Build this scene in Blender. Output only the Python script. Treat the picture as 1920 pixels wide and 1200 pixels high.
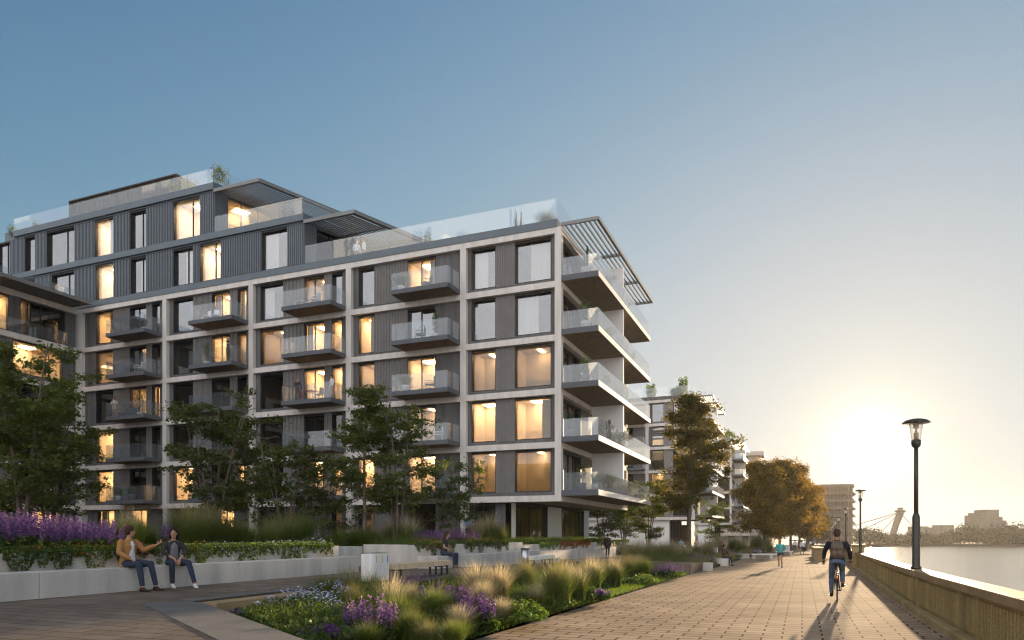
import bpy, bmesh, math, random
from mathutils import Vector, Matrix, noise
import numpy as np
for o in list(bpy.data.objects): bpy.data.objects.remove(o)
SC = bpy.context.scene; COL = SC.collection
R_ = math.radians
# ------------------------------------------------------------------ camera
EYE = 1.6; FPX = 1330.0; YAW = 22.24; HOR = 1002.0
cam_d = bpy.data.cameras.new('camera'); cam = bpy.data.objects.new('camera', cam_d); COL.objects.link(cam)
cam.location = (0, 0, EYE); cam.rotation_euler = (R_(90), 0, R_(YAW))
cam_d.sensor_width = 36; cam_d.lens = 36*FPX/1920; cam_d.shift_y = (HOR-600)/1920
cam_d.clip_start = .1; cam_d.clip_end = 6000
SC.camera = cam
# ------------------------------------------------------------------ world, sun, exposure
SUN_EL = 6.4; SUN_AZ = 4.6            # azimuth in degrees from +Y towards +X
w = bpy.data.worlds.new('World'); SC.world = w; w.use_nodes = True
nt = w.node_tree; bg = nt.nodes['Background']
sky = nt.nodes.new('ShaderNodeTexSky'); sky.sky_type = 'NISHITA'; sky.sun_disc = False
sky.sun_elevation = R_(SUN_EL); sky.sun_rotation = R_(SUN_AZ)
sky.air_density = 1; sky.dust_density = .3; sky.ozone_density = 2; sky.altitude = 100
def wn(typ, **kw):
    n = nt.nodes.new(typ)
    for k, v in kw.items(): setattr(n, k, v)
    return n
# soft shoulder so that the glow round the sun does not burn out the whole horizon
gm = wn('ShaderNodeGamma'); gm.inputs[1].default_value = 1.9; nt.links.new(sky.outputs[0], gm.inputs[0])
m1 = wn('ShaderNodeVectorMath', operation='MULTIPLY'); m1.inputs[1].default_value = (.62, .47, .41); nt.links.new(gm.outputs[0], m1.inputs[0])
m2 = wn('ShaderNodeVectorMath', operation='ADD'); m2.inputs[1].default_value = (1, 1, 1); nt.links.new(m1.outputs[0], m2.inputs[0])
m3 = wn('ShaderNodeVectorMath', operation='DIVIDE'); nt.links.new(m1.outputs[0], m3.inputs[0]); nt.links.new(m2.outputs[0], m3.inputs[1])
m4 = wn('ShaderNodeVectorMath', operation='MULTIPLY'); m4.inputs[1].default_value = (.86, .94, 1.0); nt.links.new(m3.outputs[0], m4.inputs[0])
# brightness added to the unseen sky opposite the sun, to light the facade
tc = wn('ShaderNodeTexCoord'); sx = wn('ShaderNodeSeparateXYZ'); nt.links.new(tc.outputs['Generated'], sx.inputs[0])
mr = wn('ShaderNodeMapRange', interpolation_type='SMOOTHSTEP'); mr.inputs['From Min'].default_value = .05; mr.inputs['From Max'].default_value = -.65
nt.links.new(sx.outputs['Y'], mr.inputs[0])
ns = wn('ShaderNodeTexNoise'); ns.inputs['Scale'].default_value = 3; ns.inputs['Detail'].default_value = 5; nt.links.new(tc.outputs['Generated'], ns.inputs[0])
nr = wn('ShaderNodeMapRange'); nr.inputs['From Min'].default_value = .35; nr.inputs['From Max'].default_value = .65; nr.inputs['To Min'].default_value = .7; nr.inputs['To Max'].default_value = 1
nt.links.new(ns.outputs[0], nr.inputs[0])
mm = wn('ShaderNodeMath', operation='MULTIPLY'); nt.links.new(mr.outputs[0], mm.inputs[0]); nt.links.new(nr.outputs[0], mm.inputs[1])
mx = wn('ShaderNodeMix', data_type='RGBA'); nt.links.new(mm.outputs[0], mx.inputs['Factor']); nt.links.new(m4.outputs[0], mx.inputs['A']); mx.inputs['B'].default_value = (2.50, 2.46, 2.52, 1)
# bright aureole of the low sun
SD = (math.sin(R_(SUN_AZ))*math.cos(R_(SUN_EL)), math.cos(R_(SUN_AZ))*math.cos(R_(SUN_EL)), math.sin(R_(SUN_EL)))
dp = wn('ShaderNodeVectorMath', operation='DOT_PRODUCT'); nt.links.new(tc.outputs['Generated'], dp.inputs[0]); dp.inputs[1].default_value = SD
dm = wn('ShaderNodeMath', operation='MAXIMUM'); nt.links.new(dp.outputs['Value'], dm.inputs[0]); dm.inputs[1].default_value = 0
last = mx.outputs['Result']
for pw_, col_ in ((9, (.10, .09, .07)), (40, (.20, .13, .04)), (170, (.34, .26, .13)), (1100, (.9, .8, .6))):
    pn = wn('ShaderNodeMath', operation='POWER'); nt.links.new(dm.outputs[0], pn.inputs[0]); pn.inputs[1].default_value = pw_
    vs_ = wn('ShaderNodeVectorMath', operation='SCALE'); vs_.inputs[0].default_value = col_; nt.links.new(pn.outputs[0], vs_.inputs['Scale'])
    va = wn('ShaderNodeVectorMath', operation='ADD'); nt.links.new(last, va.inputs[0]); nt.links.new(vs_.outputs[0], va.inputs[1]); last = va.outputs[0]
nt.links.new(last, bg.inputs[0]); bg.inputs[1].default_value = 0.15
sd = bpy.data.lights.new('sun', 'SUN'); sun = bpy.data.objects.new('sun', sd); COL.objects.link(sun)
sd.energy = 3.4; sd.angle = R_(.6); sd.color = (1, .74, .46)
sdir = Vector((math.sin(R_(SUN_AZ))*math.cos(R_(SUN_EL)), math.cos(R_(SUN_AZ))*math.cos(R_(SUN_EL)), math.sin(R_(SUN_EL))))
sun.rotation_euler = sdir.to_track_quat('Z', 'Y').to_euler()
SC.view_settings.view_transform = 'Standard'; SC.view_settings.look = 'None'
SC.view_settings.gamma = 1; SC.view_settings.exposure = 2.2
SC.render.engine = 'CYCLES'
SC.cycles.use_denoising = True; SC.cycles.denoising_input_passes = 'RGB_ALBEDO_NORMAL'; SC.cycles.denoising_prefilter = 'ACCURATE'; SC.cycles.filter_width = 1.2
SC.cycles.max_bounces = 8; SC.cycles.transparent_max_bounces = 24; SC.cycles.diffuse_bounces = 3
SC.cycles.glossy_bounces = 3; SC.cycles.transmission_bounces = 4; SC.cycles.volume_bounces = 0
SC.cycles.sample_clamp_indirect = 4; SC.cycles.caustics_reflective = False; SC.cycles.caustics_refractive = False

# ------------------------------------------------------------------ pixel helpers
ca, sa = math.cos(R_(YAW)), math.sin(R_(YAW))
def ray(u): k = (u-960)/FPX; return (-sa+k*ca, ca+k*sa)
def xat(u, y): d = ray(u); return y*d[0]/d[1]          # x where pixel column u meets the plane Y=y
def yat(u, x): d = ray(u); return x*d[1]/d[0]
def tof(x, y): return -sa*x+ca*y
def zat(v, x, y): return EYE+(HOR-v)*tof(x, y)/FPX
def gz(y): return -.0083*y                              # promenade level
def zp(y): return max(.42-.018*max(0, y-22), gz(y)+.02) # plaza level
# ------------------------------------------------------------------ object helpers
def off(y): return .0217*min(310, max(0, y-20))       # the river wall swings gently outward
WLOC = {}
def tag(o, label=None, cat=None, group=None, kind=None):
    if label: o['label'] = label
    if cat: o['category'] = cat
    if group: o['group'] = group
    if kind: o['kind'] = kind
    return o
def empty(name, loc=(0, 0, 0), rz=0, label=None, cat=None, group=None):
    o = bpy.data.objects.new(name, None); COL.objects.link(o); o.location = loc; o.rotation_euler = (0, 0, rz)
    o.empty_display_size = .2; WLOC[o] = Vector(loc)
    return tag(o, label, cat, group)
def children(o): return [c for c in COL.objects if c.parent == o]
KIDS = {}
def link_child(o, p):
    o.parent = p; KIDS.setdefault(p.name, []).append(o)
def copy_tree(o, parent=None):
    c = o.copy(); COL.objects.link(c)
    if parent is not None: link_child(c, parent)
    for k in list(KIDS.get(o.name, [])): copy_tree(k, c)
    return c
def place(src, loc, rz=0, sc=1, label=None, group=None, first=False):
    c = src if first else copy_tree(src)
    c.location = loc; c.rotation_euler = (0, 0, rz); c.scale = (sc, sc, sc)
    if label: c['label'] = label
    if group: c['group'] = group
    return c
class Multi:
    def __init__(s): s.l = []
    def new(s): m = MB(); s.l.append(m); return m
    def box(s, a, b): s.new().box(a, b); return s
    def build(s, name, m, parent=None): return [x.build(name, m, parent) for x in s.l if x.f]
class MB:
    def __init__(s): s.v = []; s.f = []
    def n(s): return len(s.v)
    def add(s, vs, fs):
        n = len(s.v); s.v += [tuple(p) for p in vs]; s.f += [tuple(i+n for i in f) for f in fs]; return s
    def box(s, a, b):
        x0, x1 = sorted((a[0], b[0])); y0, y1 = sorted((a[1], b[1])); z0, z1 = sorted((a[2], b[2]))
        return s.add([(x0, y0, z0), (x1, y0, z0), (x1, y1, z0), (x0, y1, z0), (x0, y0, z1), (x1, y0, z1), (x1, y1, z1), (x0, y1, z1)],
              [(0, 3, 2, 1), (4, 5, 6, 7), (0, 1, 5, 4), (1, 2, 6, 5), (2, 3, 7, 6), (3, 0, 4, 7)])
    def obox(s, c, sx, sy, sz, rz=0):
        cr, sr = math.cos(rz), math.sin(rz); vs = []
        for z in (0, sz):
            for (x, y) in ((-sx/2, -sy/2), (sx/2, -sy/2), (sx/2, sy/2), (-sx/2, sy/2)):
                vs.append((c[0]+x*cr-y*sr, c[1]+x*sr+y*cr, c[2]+z))
        return s.add(vs, [(0, 3, 2, 1), (4, 5, 6, 7), (0, 1, 5, 4), (1, 2, 6, 5), (2, 3, 7, 6), (3, 0, 4, 7)])
    def prism(s, poly, z0, z1):
        n = len(poly); z0f = z0 if callable(z0) else (lambda x, y: z0); z1f = z1 if callable(z1) else (lambda x, y: z1)
        vs = [(x, y, z0f(x, y)) for x, y in poly]+[(x, y, z1f(x, y)) for x, y in poly]
        return s.add(vs, [tuple(range(n-1, -1, -1)), tuple(range(n, 2*n))]+[(i, (i+1) % n, n+(i+1) % n, n+i) for i in range(n)])
    def quad(s, a, b, c, d): return s.add([a, b, c, d], [(0, 1, 2, 3)])
    def tube(s, pts, rad, seg=8, cap=True):
        pts = [Vector(p) for p in pts]; n = len(pts)
        if not hasattr(rad, '__len__'): rad = [rad]*n
        up = Vector((0, 0, 1)); vs = []; prev = None
        for i, p in enumerate(pts):
            d = (pts[min(i+1, n-1)]-pts[max(i-1, 0)])
            if d.length < 1e-9: d = Vector((0, 0, 1))
            d.normalize()
            if prev is None:
                a = d.cross(up)
                if a.length < .05: a = d.cross(Vector((1, 0, 0)))
            else:
                a = prev-d*prev.dot(d)
                if a.length < 1e-4: a = d.cross(up)
            a.normalize(); prev = a; b = d.cross(a)
            r = rad[i]; ra, rb = (r if hasattr(r, '__len__') else (r, r))
            for j in range(seg):
                t = 2*math.pi*j/seg; vs.append(p+a*math.cos(t)*ra+b*math.sin(t)*rb)
        fs = [(i*seg+j, i*seg+(j+1) % seg, (i+1)*seg+(j+1) % seg, (i+1)*seg+j) for i in range(n-1) for j in range(seg)]
        if cap: fs += [tuple(range(seg-1, -1, -1)), tuple(range((n-1)*seg, n*seg))]
        return s.add(vs, fs)
    def lathe(s, prof, c=(0, 0, 0), seg=16, sx=1, sy=1):
        vs = []; n = len(prof)
        for r, z in prof:
            for j in range(seg):
                t = 2*math.pi*j/seg; vs.append((c[0]+r*sx*math.cos(t), c[1]+r*sy*math.sin(t), c[2]+z))
        fs = [(i*seg+j, i*seg+(j+1) % seg, (i+1)*seg+(j+1) % seg, (i+1)*seg+j) for i in range(n-1) for j in range(seg)]
        fs += [tuple(range(seg-1, -1, -1)), tuple(range((n-1)*seg, n*seg))]
        return s.add(vs, fs)
    def ell(s, c, r, seg=12, rings=8, rot=None):
        vs = []; c = Vector(c)
        for i in range(rings+1):
            ph = math.pi*i/rings; z = math.cos(ph); q = max(math.sin(ph), .02)
            for j in range(seg):
                t = 2*math.pi*j/seg; p = Vector((r[0]*q*math.cos(t), r[1]*q*math.sin(t), r[2]*z))
                if rot: p = rot @ p
                vs.append(c+p)
        fs = [(i*seg+j, (i+1)*seg+j, (i+1)*seg+(j+1) % seg, i*seg+(j+1) % seg) for i in range(rings) for j in range(seg)]
        fs += [tuple(range(seg)), tuple(range((rings+1)*seg-1, rings*seg-1, -1))]
        return s.add(vs, fs)
    def mesh(s, name, m, off=(0, 0, 0), smooth=False):
        me = bpy.data.meshes.new(name); o_ = off
        me.from_pydata([(a-o_[0], b-o_[1], c-o_[2]) for a, b, c in s.v], [], s.f)
        if m: me.materials.append(m)
        if smooth: me.polygons.foreach_set('use_smooth', [True]*len(me.polygons))
        me.update(); return me
    def build(s, name, m, parent=None, smooth=False, bevel=0):
        off = WLOC.get(parent, Vector((0, 0, 0))) if parent is not None else Vector((0, 0, 0))
        o = bpy.data.objects.new(name, s.mesh(name, m, off, smooth)); COL.objects.link(o)
        if parent is not None: link_child(o, parent)
        WLOC[o] = Vector(off)
        if bevel:
            b = o.modifiers.new('bevel', 'BEVEL'); b.width = bevel; b.segments = 2; b.limit_method = 'ANGLE'
        return o
# ------------------------------------------------------------------ materials
M = {}
def _nt(name):
    m = bpy.data.materials.new(name); m.use_nodes = True; t = m.node_tree; b = t.nodes['Principled BSDF']; M[name] = m
    return m, t, b
def N(t, typ, **kw):
    n = t.nodes.new(typ)
    for k, v in kw.items():
        if k.startswith('i_'): n.inputs[k[2:].replace('_', ' ')].default_value = v
        else: setattr(n, k, v)
    return n
def mat(name, col, rough=.7, var=.15, scale=3.0, bump=.0, bscale=40, metal=0, spec=.3, fine=0.0, streak=False):
    m, t, b = _nt(name); L = t.links.new
    tc = N(t, 'ShaderNodeTexCoord'); src = tc.outputs['Object']
    if streak:
        mp = N(t, 'ShaderNodeMapping'); mp.inputs['Scale'].default_value = (1, 1, .12); L(src, mp.inputs[0]); s2 = mp.outputs[0]
    else: s2 = src
    n1 = N(t, 'ShaderNodeTexNoise'); n1.inputs['Scale'].default_value = scale; n1.inputs['Detail'].default_value = 6; L(s2, n1.inputs[0])
    r = N(t, 'ShaderNodeMapRange'); r.inputs['From Min'].default_value = .3; r.inputs['From Max'].default_value = .7
    r.inputs['To Min'].default_value = 1-var; r.inputs['To Max'].default_value = 1+var; L(n1.outputs[0], r.inputs[0])
    val = r.outputs[0]
    if fine:
        n3 = N(t, 'ShaderNodeTexNoise'); n3.inputs['Scale'].default_value = bscale; n3.inputs['Detail'].default_value = 2; L(src, n3.inputs[0])
        r3 = N(t, 'ShaderNodeMapRange'); r3.inputs['From Min'].default_value = .35; r3.inputs['From Max'].default_value = .65
        r3.inputs['To Min'].default_value = 1-fine; r3.inputs['To Max'].default_value = 1+fine; L(n3.outputs[0], r3.inputs[0])
        mu = N(t, 'ShaderNodeMath', operation='MULTIPLY'); L(val, mu.inputs[0]); L(r3.outputs[0], mu.inputs[1]); val = mu.outputs[0]
    mx = N(t, 'ShaderNodeVectorMath', operation='SCALE'); mx.inputs[0].default_value = col[:3]; L(val, mx.inputs['Scale'])
    L(mx.outputs[0], b.inputs['Base Color'])
    b.inputs['Roughness'].default_value = rough; b.inputs['Metallic'].default_value = metal; b.inputs['Specular IOR Level'].default_value = spec
    if bump:
        n2 = N(t, 'ShaderNodeTexNoise'); n2.inputs['Scale'].default_value = bscale; n2.inputs['Detail'].default_value = 4; L(src, n2.inputs[0])
        bp = N(t, 'ShaderNodeBump'); bp.inputs['Strength'].default_value = bump; bp.inputs['Distance'].default_value = .02
        L(n2.outputs[0], bp.inputs['Height']); L(bp.outputs[0], b.inputs['Normal'])
    return m
def glass(name, tint, floor, rough=.0, haze=0.0, hcol=(.8, .85, .9)):
    m, t, b = _nt(name); L = t.links.new; t.nodes.remove(b); out = t.nodes['Material Output']
    tr = N(t, 'ShaderNodeBsdfTransparent'); tr.inputs[0].default_value = (*tint, 1)
    gl = N(t, 'ShaderNodeBsdfGlossy'); gl.inputs['Roughness'].default_value = rough; gl.inputs[0].default_value = (1, 1, 1, 1)
    ge = N(t, 'ShaderNodeNewGeometry'); dt = N(t, 'ShaderNodeVectorMath', operation='DOT_PRODUCT'); L(ge.outputs['Normal'], dt.inputs[0]); L(ge.outputs['Incoming'], dt.inputs[1])
    ab = N(t, 'ShaderNodeMath', operation='ABSOLUTE'); L(dt.outputs['Value'], ab.inputs[0])
    su = N(t, 'ShaderNodeMath', operation='SUBTRACT'); su.inputs[0].default_value = 1; L(ab.outputs[0], su.inputs[1]); pw = N(t, 'ShaderNodeMath', operation='POWER'); L(su.outputs[0], pw.inputs[0]); pw.inputs[1].default_value = 4.5
    mr = N(t, 'ShaderNodeMath', operation='MULTIPLY_ADD'); L(pw.outputs[0], mr.inputs[0]); mr.inputs[1].default_value = 1-floor; mr.inputs[2].default_value = floor
    mx = N(t, 'ShaderNodeMixShader'); L(mr.outputs[0], mx.inputs[0]); L(tr.outputs[0], mx.inputs[1]); L(gl.outputs[0], mx.inputs[2])
    res = mx.outputs[0]
    if haze:
        df = N(t, 'ShaderNodeBsdfTranslucent'); df.inputs[0].default_value = (*hcol, 1)
        d2 = N(t, 'ShaderNodeBsdfDiffuse'); d2.inputs[0].default_value = (*hcol, 1)
        m1 = N(t, 'ShaderNodeMixShader'); m1.inputs[0].default_value = .5; L(df.outputs[0], m1.inputs[1]); L(d2.outputs[0], m1.inputs[2])
        m2 = N(t, 'ShaderNodeMixShader'); m2.inputs[0].default_value = haze; L(res, m2.inputs[1]); L(m1.outputs[0], m2.inputs[2]); res = m2.outputs[0]
    L(res, out.inputs[0]); return m
def leafmat(name, c1, c2, trans=.45, tcol=None, rough=.6):
    m, t, b = _nt(name); L = t.links.new; out = t.nodes['Material Output']
    g = N(t, 'ShaderNodeNewGeometry'); cr = N(t, 'ShaderNodeMix', data_type='RGBA')
    L(g.outputs['Random Per Island'], cr.inputs['Factor']); cr.inputs['A'].default_value = (*c1, 1); cr.inputs['B'].default_value = (*c2, 1)
    oi = N(t, 'ShaderNodeObjectInfo'); hv = N(t, 'ShaderNodeHueSaturation')
    mr = N(t, 'ShaderNodeMapRange'); mr.inputs['To Min'].default_value = .8; mr.inputs['To Max'].default_value = 1.2; L(oi.outputs['Random'], mr.inputs[0])
    L(cr.outputs['Result'], hv.inputs['Color']); L(mr.outputs[0], hv.inputs['Value'])
    L(hv.outputs[0], b.inputs['Base Color']); b.inputs['Roughness'].default_value = rough; b.inputs['Specular IOR Level'].default_value = .25
    tl = N(t, 'ShaderNodeBsdfTranslucent')
    if tcol:
        mm = N(t, 'ShaderNodeMix', data_type='RGBA', blend_type='MULTIPLY'); mm.inputs['Factor'].default_value = 1
        L(hv.outputs[0], mm.inputs['A']); mm.inputs['B'].default_value = (*tcol, 1); L(mm.outputs['Result'], tl.inputs[0])
    else: L(hv.outputs[0], tl.inputs[0])
    mx = N(t, 'ShaderNodeMixShader'); mx.inputs[0].default_value = trans; L(b.outputs[0], mx.inputs[1]); L(tl.outputs[0], mx.inputs[2])
    L(mx.outputs[0], out.inputs[0]); return m
def emis(name, col, st):
    m, t, b = _nt(name); b.inputs['Base Color'].default_value = (*col, 1); b.inputs['Emission Color'].default_value = (*col, 1)
    b.inputs['Emission Strength'].default_value = st; return m
def paving(name, c1, c2, mortar, bw, rh, ms, rough=.85, rot=0, bump=.6):
    m, t, b = _nt(name); L = t.links.new
    tc = N(t, 'ShaderNodeTexCoord'); mp = N(t, 'ShaderNodeMapping'); mp.inputs['Rotation'].default_value = (0, 0, rot)
    L(tc.outputs['Object'], mp.inputs[0])
    br = N(t, 'ShaderNodeTexBrick'); br.offset = .5; br.offset_frequency = 2; br.squash = 1
    br.inputs['Color1'].default_value = (*c1, 1); br.inputs['Color2'].default_value = (*c2, 1); br.inputs['Mortar'].default_value = (*mortar, 1)
    br.inputs['Scale'].default_value = 1; br.inputs['Brick Width'].default_value = bw; br.inputs['Row Height'].default_value = rh
    br.inputs['Mortar Size'].default_value = ms; br.inputs['Mortar Smooth'].default_value = .2; L(mp.outputs[0], br.inputs[0])
    n1 = N(t, 'ShaderNodeTexNoise'); n1.inputs['Scale'].default_value = .5; n1.inputs['Detail'].default_value = 9; n1.inputs['Roughness'].default_value = .65; L(tc.outputs['Object'], n1.inputs[0])
    r = N(t, 'ShaderNodeMapRange'); r.inputs['From Min'].default_value = .3; r.inputs['From Max'].default_value = .7; r.inputs['To Min'].default_value = .68; r.inputs['To Max'].default_value = 1.25; L(n1.outputs[0], r.inputs[0])
    sc = N(t, 'ShaderNodeVectorMath', operation='SCALE'); L(br.outputs[0], sc.inputs[0]); L(r.outputs[0], sc.inputs['Scale']); L(sc.outputs[0], b.inputs['Base Color'])
    b.inputs['Roughness'].default_value = rough; b.inputs['Specular IOR Level'].default_value = .02
    n2 = N(t, 'ShaderNodeTexNoise'); n2.inputs['Scale'].default_value = 25; n2.inputs['Detail'].default_value = 6; L(tc.outputs['Object'], n2.inputs[0])
    ad = N(t, 'ShaderNodeMath', operation='MULTIPLY_ADD'); L(br.outputs['Fac'], ad.inputs[0]); ad.inputs[1].default_value = -1.2; L(n2.outputs[0], ad.inputs[2])
    bp = N(t, 'ShaderNodeBump'); bp.inputs['Strength'].default_value = bump; bp.inputs['Distance'].default_value = .006; L(ad.outputs[0], bp.inputs['Height']); L(bp.outputs[0], b.inputs['Normal'])
    df = N(t, 'ShaderNodeBsdfDiffuse'); L(sc.outputs[0], df.inputs[0]); L(bp.outputs[0], df.inputs['Normal']); ms_ = N(t, 'ShaderNodeMixShader'); ms_.inputs[0].default_value = .36
    L(df.outputs[0], ms_.inputs[1]); L(b.outputs[0], ms_.inputs[2]); L(ms_.outputs[0], t.nodes['Material Output'].inputs[0])
    return m
mat('stone', (.62, .58, .54), .8, .12, 2.2, .15, 60, fine=.06, streak=True)
mat('concrete', (.50, .475, .44), .85, .20, 1.8, .4, 90, fine=.13, streak=True)
mat('dark_panel', (.12, .118, .118), .85, .25, 2.6, .3, 50, fine=.14, streak=True)
mat('rib_panel', (.20, .19, .185), .7, .08, 2, 0)
mat('blue_metal', (.10, .125, .145), .45, .08, 1.5, 0, metal=.3, spec=.5)
mat('blue_rib', (.11, .13, .15), .5, .08, 1.5, 0, metal=.2, spec=.5)
mat('frame', (.018, .018, .02), .45, .1, 2)
mat('reveal', (.04, .03, .022), .6, .2, 3)
mat('soffit', (.17, .13, .10), .85, .35, 6, .3, 30, fine=.25)
mat('slab_edge', (.75, .72, .68), .7, .04, 1.5)
mat('slab_dark', (.10, .11, .125), .7, .08, 2, .1, 60, fine=.1)
mat('louver', (.20, .205, .21), .5, .06, 2, metal=.3)
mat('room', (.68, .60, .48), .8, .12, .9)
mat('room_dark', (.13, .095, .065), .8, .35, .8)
mat('wood', (.40, .27, .15), .6, .25, 3, .1, 30, streak=True)
mat('pale_wood', (.62, .48, .33), .6, .12, 3, .1, 30)
mat('curtain', (.72, .66, .58), .9, .06, 2)
mat('strip_stone', (.115, .112, .108), .85, .15, 1.4, .3, 80, fine=.08)
mat('office', (.20, .155, .11), .7, .1, .2)
mat('asphalt', (.10, .085, .075), .9, .2, 1.2, .3, 60)
mat('soil', (.035, .028, .018), .95, .3, 3, .5, 30)
mat('wallstone', (.33, .25, .11), .85, .32, 1.1, .5, 35, fine=.2, streak=True)
mat('coping', (.29, .205, .11), .7, .2, 1.5, .4, 40, fine=.12)
mat('bark', (.14, .11, .085), .9, .3, 6, .6, 40)
mat('bark_dark', (.11, .085, .065), .9, .3, 6, .6, 40)  # slightly darker bark of the plane and linden trees
mat('post', (.050, .046, .036), .4, .15, 3, metal=.4, spec=.5)
mat('steel', (.5, .5, .52), .35, .06, 3, metal=.9)
mat('white_paint', (.8, .79, .77), .5, .04, 2)
mat('beige', (.52, .45, .38), .8, .08, .6)
mat('hazy_block', (.11, .10, .085), .8, .1, .3)
mat('black', (.012, .012, .014), .5, .2, 5)
mat('rubber', (.012, .012, .012), .8, .1, 5)
mat('red', (.35, .02, .015), .4, .1, 5)
mat('pot', (.60, .57, .54), .7, .05, 5)
mat('pot_dark', (.12, .12, .12), .7, .05, 5)
mat('yellow', (.7, .45, .03), .5, .02, 5); mat('blue', (.05, .25, .6), .5, .02, 5)
glass('window_glass', (.86, .88, .90), .17)
glass('dark_glass', (.70, .66, .60), .07)
glass('rail_glass', (.90, .93, .95), .06, haze=.05, hcol=(.75, .82, .88))
glass('rail_glass_side', (.90, .93, .95), .07, haze=.16, hcol=(.78, .82, .86))
glass('frost_glass', (.8, .8, .8), .08, haze=.7, hcol=(.8, .78, .76))
glass('lamp_glass', (.95, .95, .95), .05, haze=.12)
emis('lamp_warm', (1.0, .73, .44), 11.0)
emis('bulb', (1.0, .8, .5), 1.0)
paving('promenade_paving', (.38, .285, .195), (.30, .225, .155), (.035, .026, .018), .62, .31, .016)
paving('plaza_paving', (.19, .155, .125), (.150, .123, .10), (.05, .042, .035), .62, .31, .010, .8)
leafmat('leaf_dark', (.060, .090, .022), (.12, .145, .038), .4, (1.6, 1.5, .7))
leafmat('leaf_gold', (.060, .066, .018), (.125, .115, .030), .55, (1.9, 1.55, .7))
leafmat('leaf_amber', (.11, .09, .022), (.21, .15, .034), .55, (1.8, 1.45, .65))
leafmat('leaf_mid', (.04, .075, .02), (.08, .12, .03), .4, (1.5, 1.5, .7))
leafmat('leaf_bright', (.07, .13, .025), (.14, .19, .04), .45, (1.4, 1.4, .7))
leafmat('grass_green', (.06, .105, .022), (.14, .18, .045), .45, (1.5, 1.4, .8))
leafmat('grass_lawn', (.07, .13, .02), (.14, .20, .03), .45, (1.5, 1.4, .7))
leafmat('grass_straw', (.36, .30, .17), (.58, .49, .32), .5)
leafmat('grass_olive', (.13, .14, .06), (.24, .22, .11), .5, (1.3, 1.2, .9))
leafmat('purple', (.11, .055, .18), (.22, .12, .30), .4)
leafmat('lilac', (.28, .15, .30), (.42, .25, .38), .4)
leafmat('pale_blue', (.35, .38, .60), (.60, .62, .78), .3)
leafmat('orange_flower', (.55, .06, .02), (.65, .16, .03), .3)
leafmat('magenta', (.45, .03, .15), (.5, .05, .2), .3)
leafmat('white_flower', (.7, .7, .72), (.8, .8, .8), .3)
leafmat('rust_leaf', (.20, .07, .02), (.30, .14, .03), .4)
# ================================================================== SETTING
XW = 2.4                                               # inner base of the river wall
XP = -4.85                                             # left edge of the promenade
XS = -12.95                                            # front of the near seat wall
def strip(name, x0, x1, y0, y1, zf, m, n=60, kind='structure', dz=0):
    mb = MB(); ys = [y0+(y1-y0)*(i/n)**2 for i in range(n+1)]
    for i in range(n): mb.quad((x0, ys[i], zf(ys[i])+dz), (x1+off(ys[i])+.02, ys[i], zf(ys[i])+dz), (x1+off(ys[i+1])+.02, ys[i+1], zf(ys[i+1])+dz), (x0, ys[i+1], zf(ys[i+1])+dz))
    return tag(mb.build(name, m), kind=kind)
# big sheet under everything on the land side
mb = MB(); gl_ = [(-60, -1.2), (20, -1.2), (60, -1.2), (330, -3.4), (420, -4.0), (1240, -4.0)]
for (ya, za), (yb, zb) in zip(gl_, gl_[1:]):
    xa, xb = 2.65+off(ya), 2.65+off(yb); mb.quad((-250, ya, za), (xa, ya, za), (xb, yb, zb), (-250, yb, zb)); mb.quad((xa, ya, za), (xa, ya, -6), (xb, yb, -6), (xb, yb, zb))
tag(mb.build('ground', M['asphalt']), kind='structure')
strip('promenade', XP, XW, -30, 330, gz, M['promenade_paving'])
# plaza at the upper level: near part with the cut for steps and bed
ZP = .42
mb = MB()
mb.prism([(-60, -30), (-4.9, -30), (-4.9, 5.2), (-5.26, 6.1), (-9.75, 8.7), (-9.9, 9.35), (-9.9, 16.2), (-9.2, 16.2), (-9.2, 22), (-60, 22)], -1, ZP)
ys = [22+i*2.5 for i in range(29)]
for a, b in zip(ys, ys[1:]):
    x1 = XP-.02 if 33.2 <= a < 37.6 else -9.2
    mb.prism([(-60, a), (x1, a), (x1, b), (-60, b)], -2, lambda x, y: zp(y))
tag(mb.build('plaza', M['plaza_paving']), kind='structure')
mb = MB(); mb.prism([(-10.3, 8.72), (-5.75, 5.9), (-5.15, 5.35), (-4.95, 5.35), (-4.95, 6.3), (-9.6, 9.3), (-9.95, 9.3)], ZP+.002, ZP+.012)
mb.prism([(-5.3, 6.05), (-4.88, 5.5), (-4.88, 6.28), (-9.62, 9.32), (-9.9, 9.3)], -.5, ZP+.008)
tag(mb.build('paving_strip', M['strip_stone']), kind='structure')
st = empty('terrace_steps', (-9.5, 12.5, 0), label='three low pale stone steps going down from the plaza to the planted bed', cat='steps')
mb = MB()
for i in range(3): mb.box((-9.9+.003, 9.5, -.5), (-9.9+.45*(i+1), 16.1, ZP-.14*(i)-.02-(.12 if i else 0)))
mb.build('step_blocks', M['coping'], st, bevel=.01)
mb = MB(); mb.box((-10.2, 9.4, ZP+.004), (-9.86, 16.2, ZP+.02)); mb.build('top_edge', M['strip_stone'], st)
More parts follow.
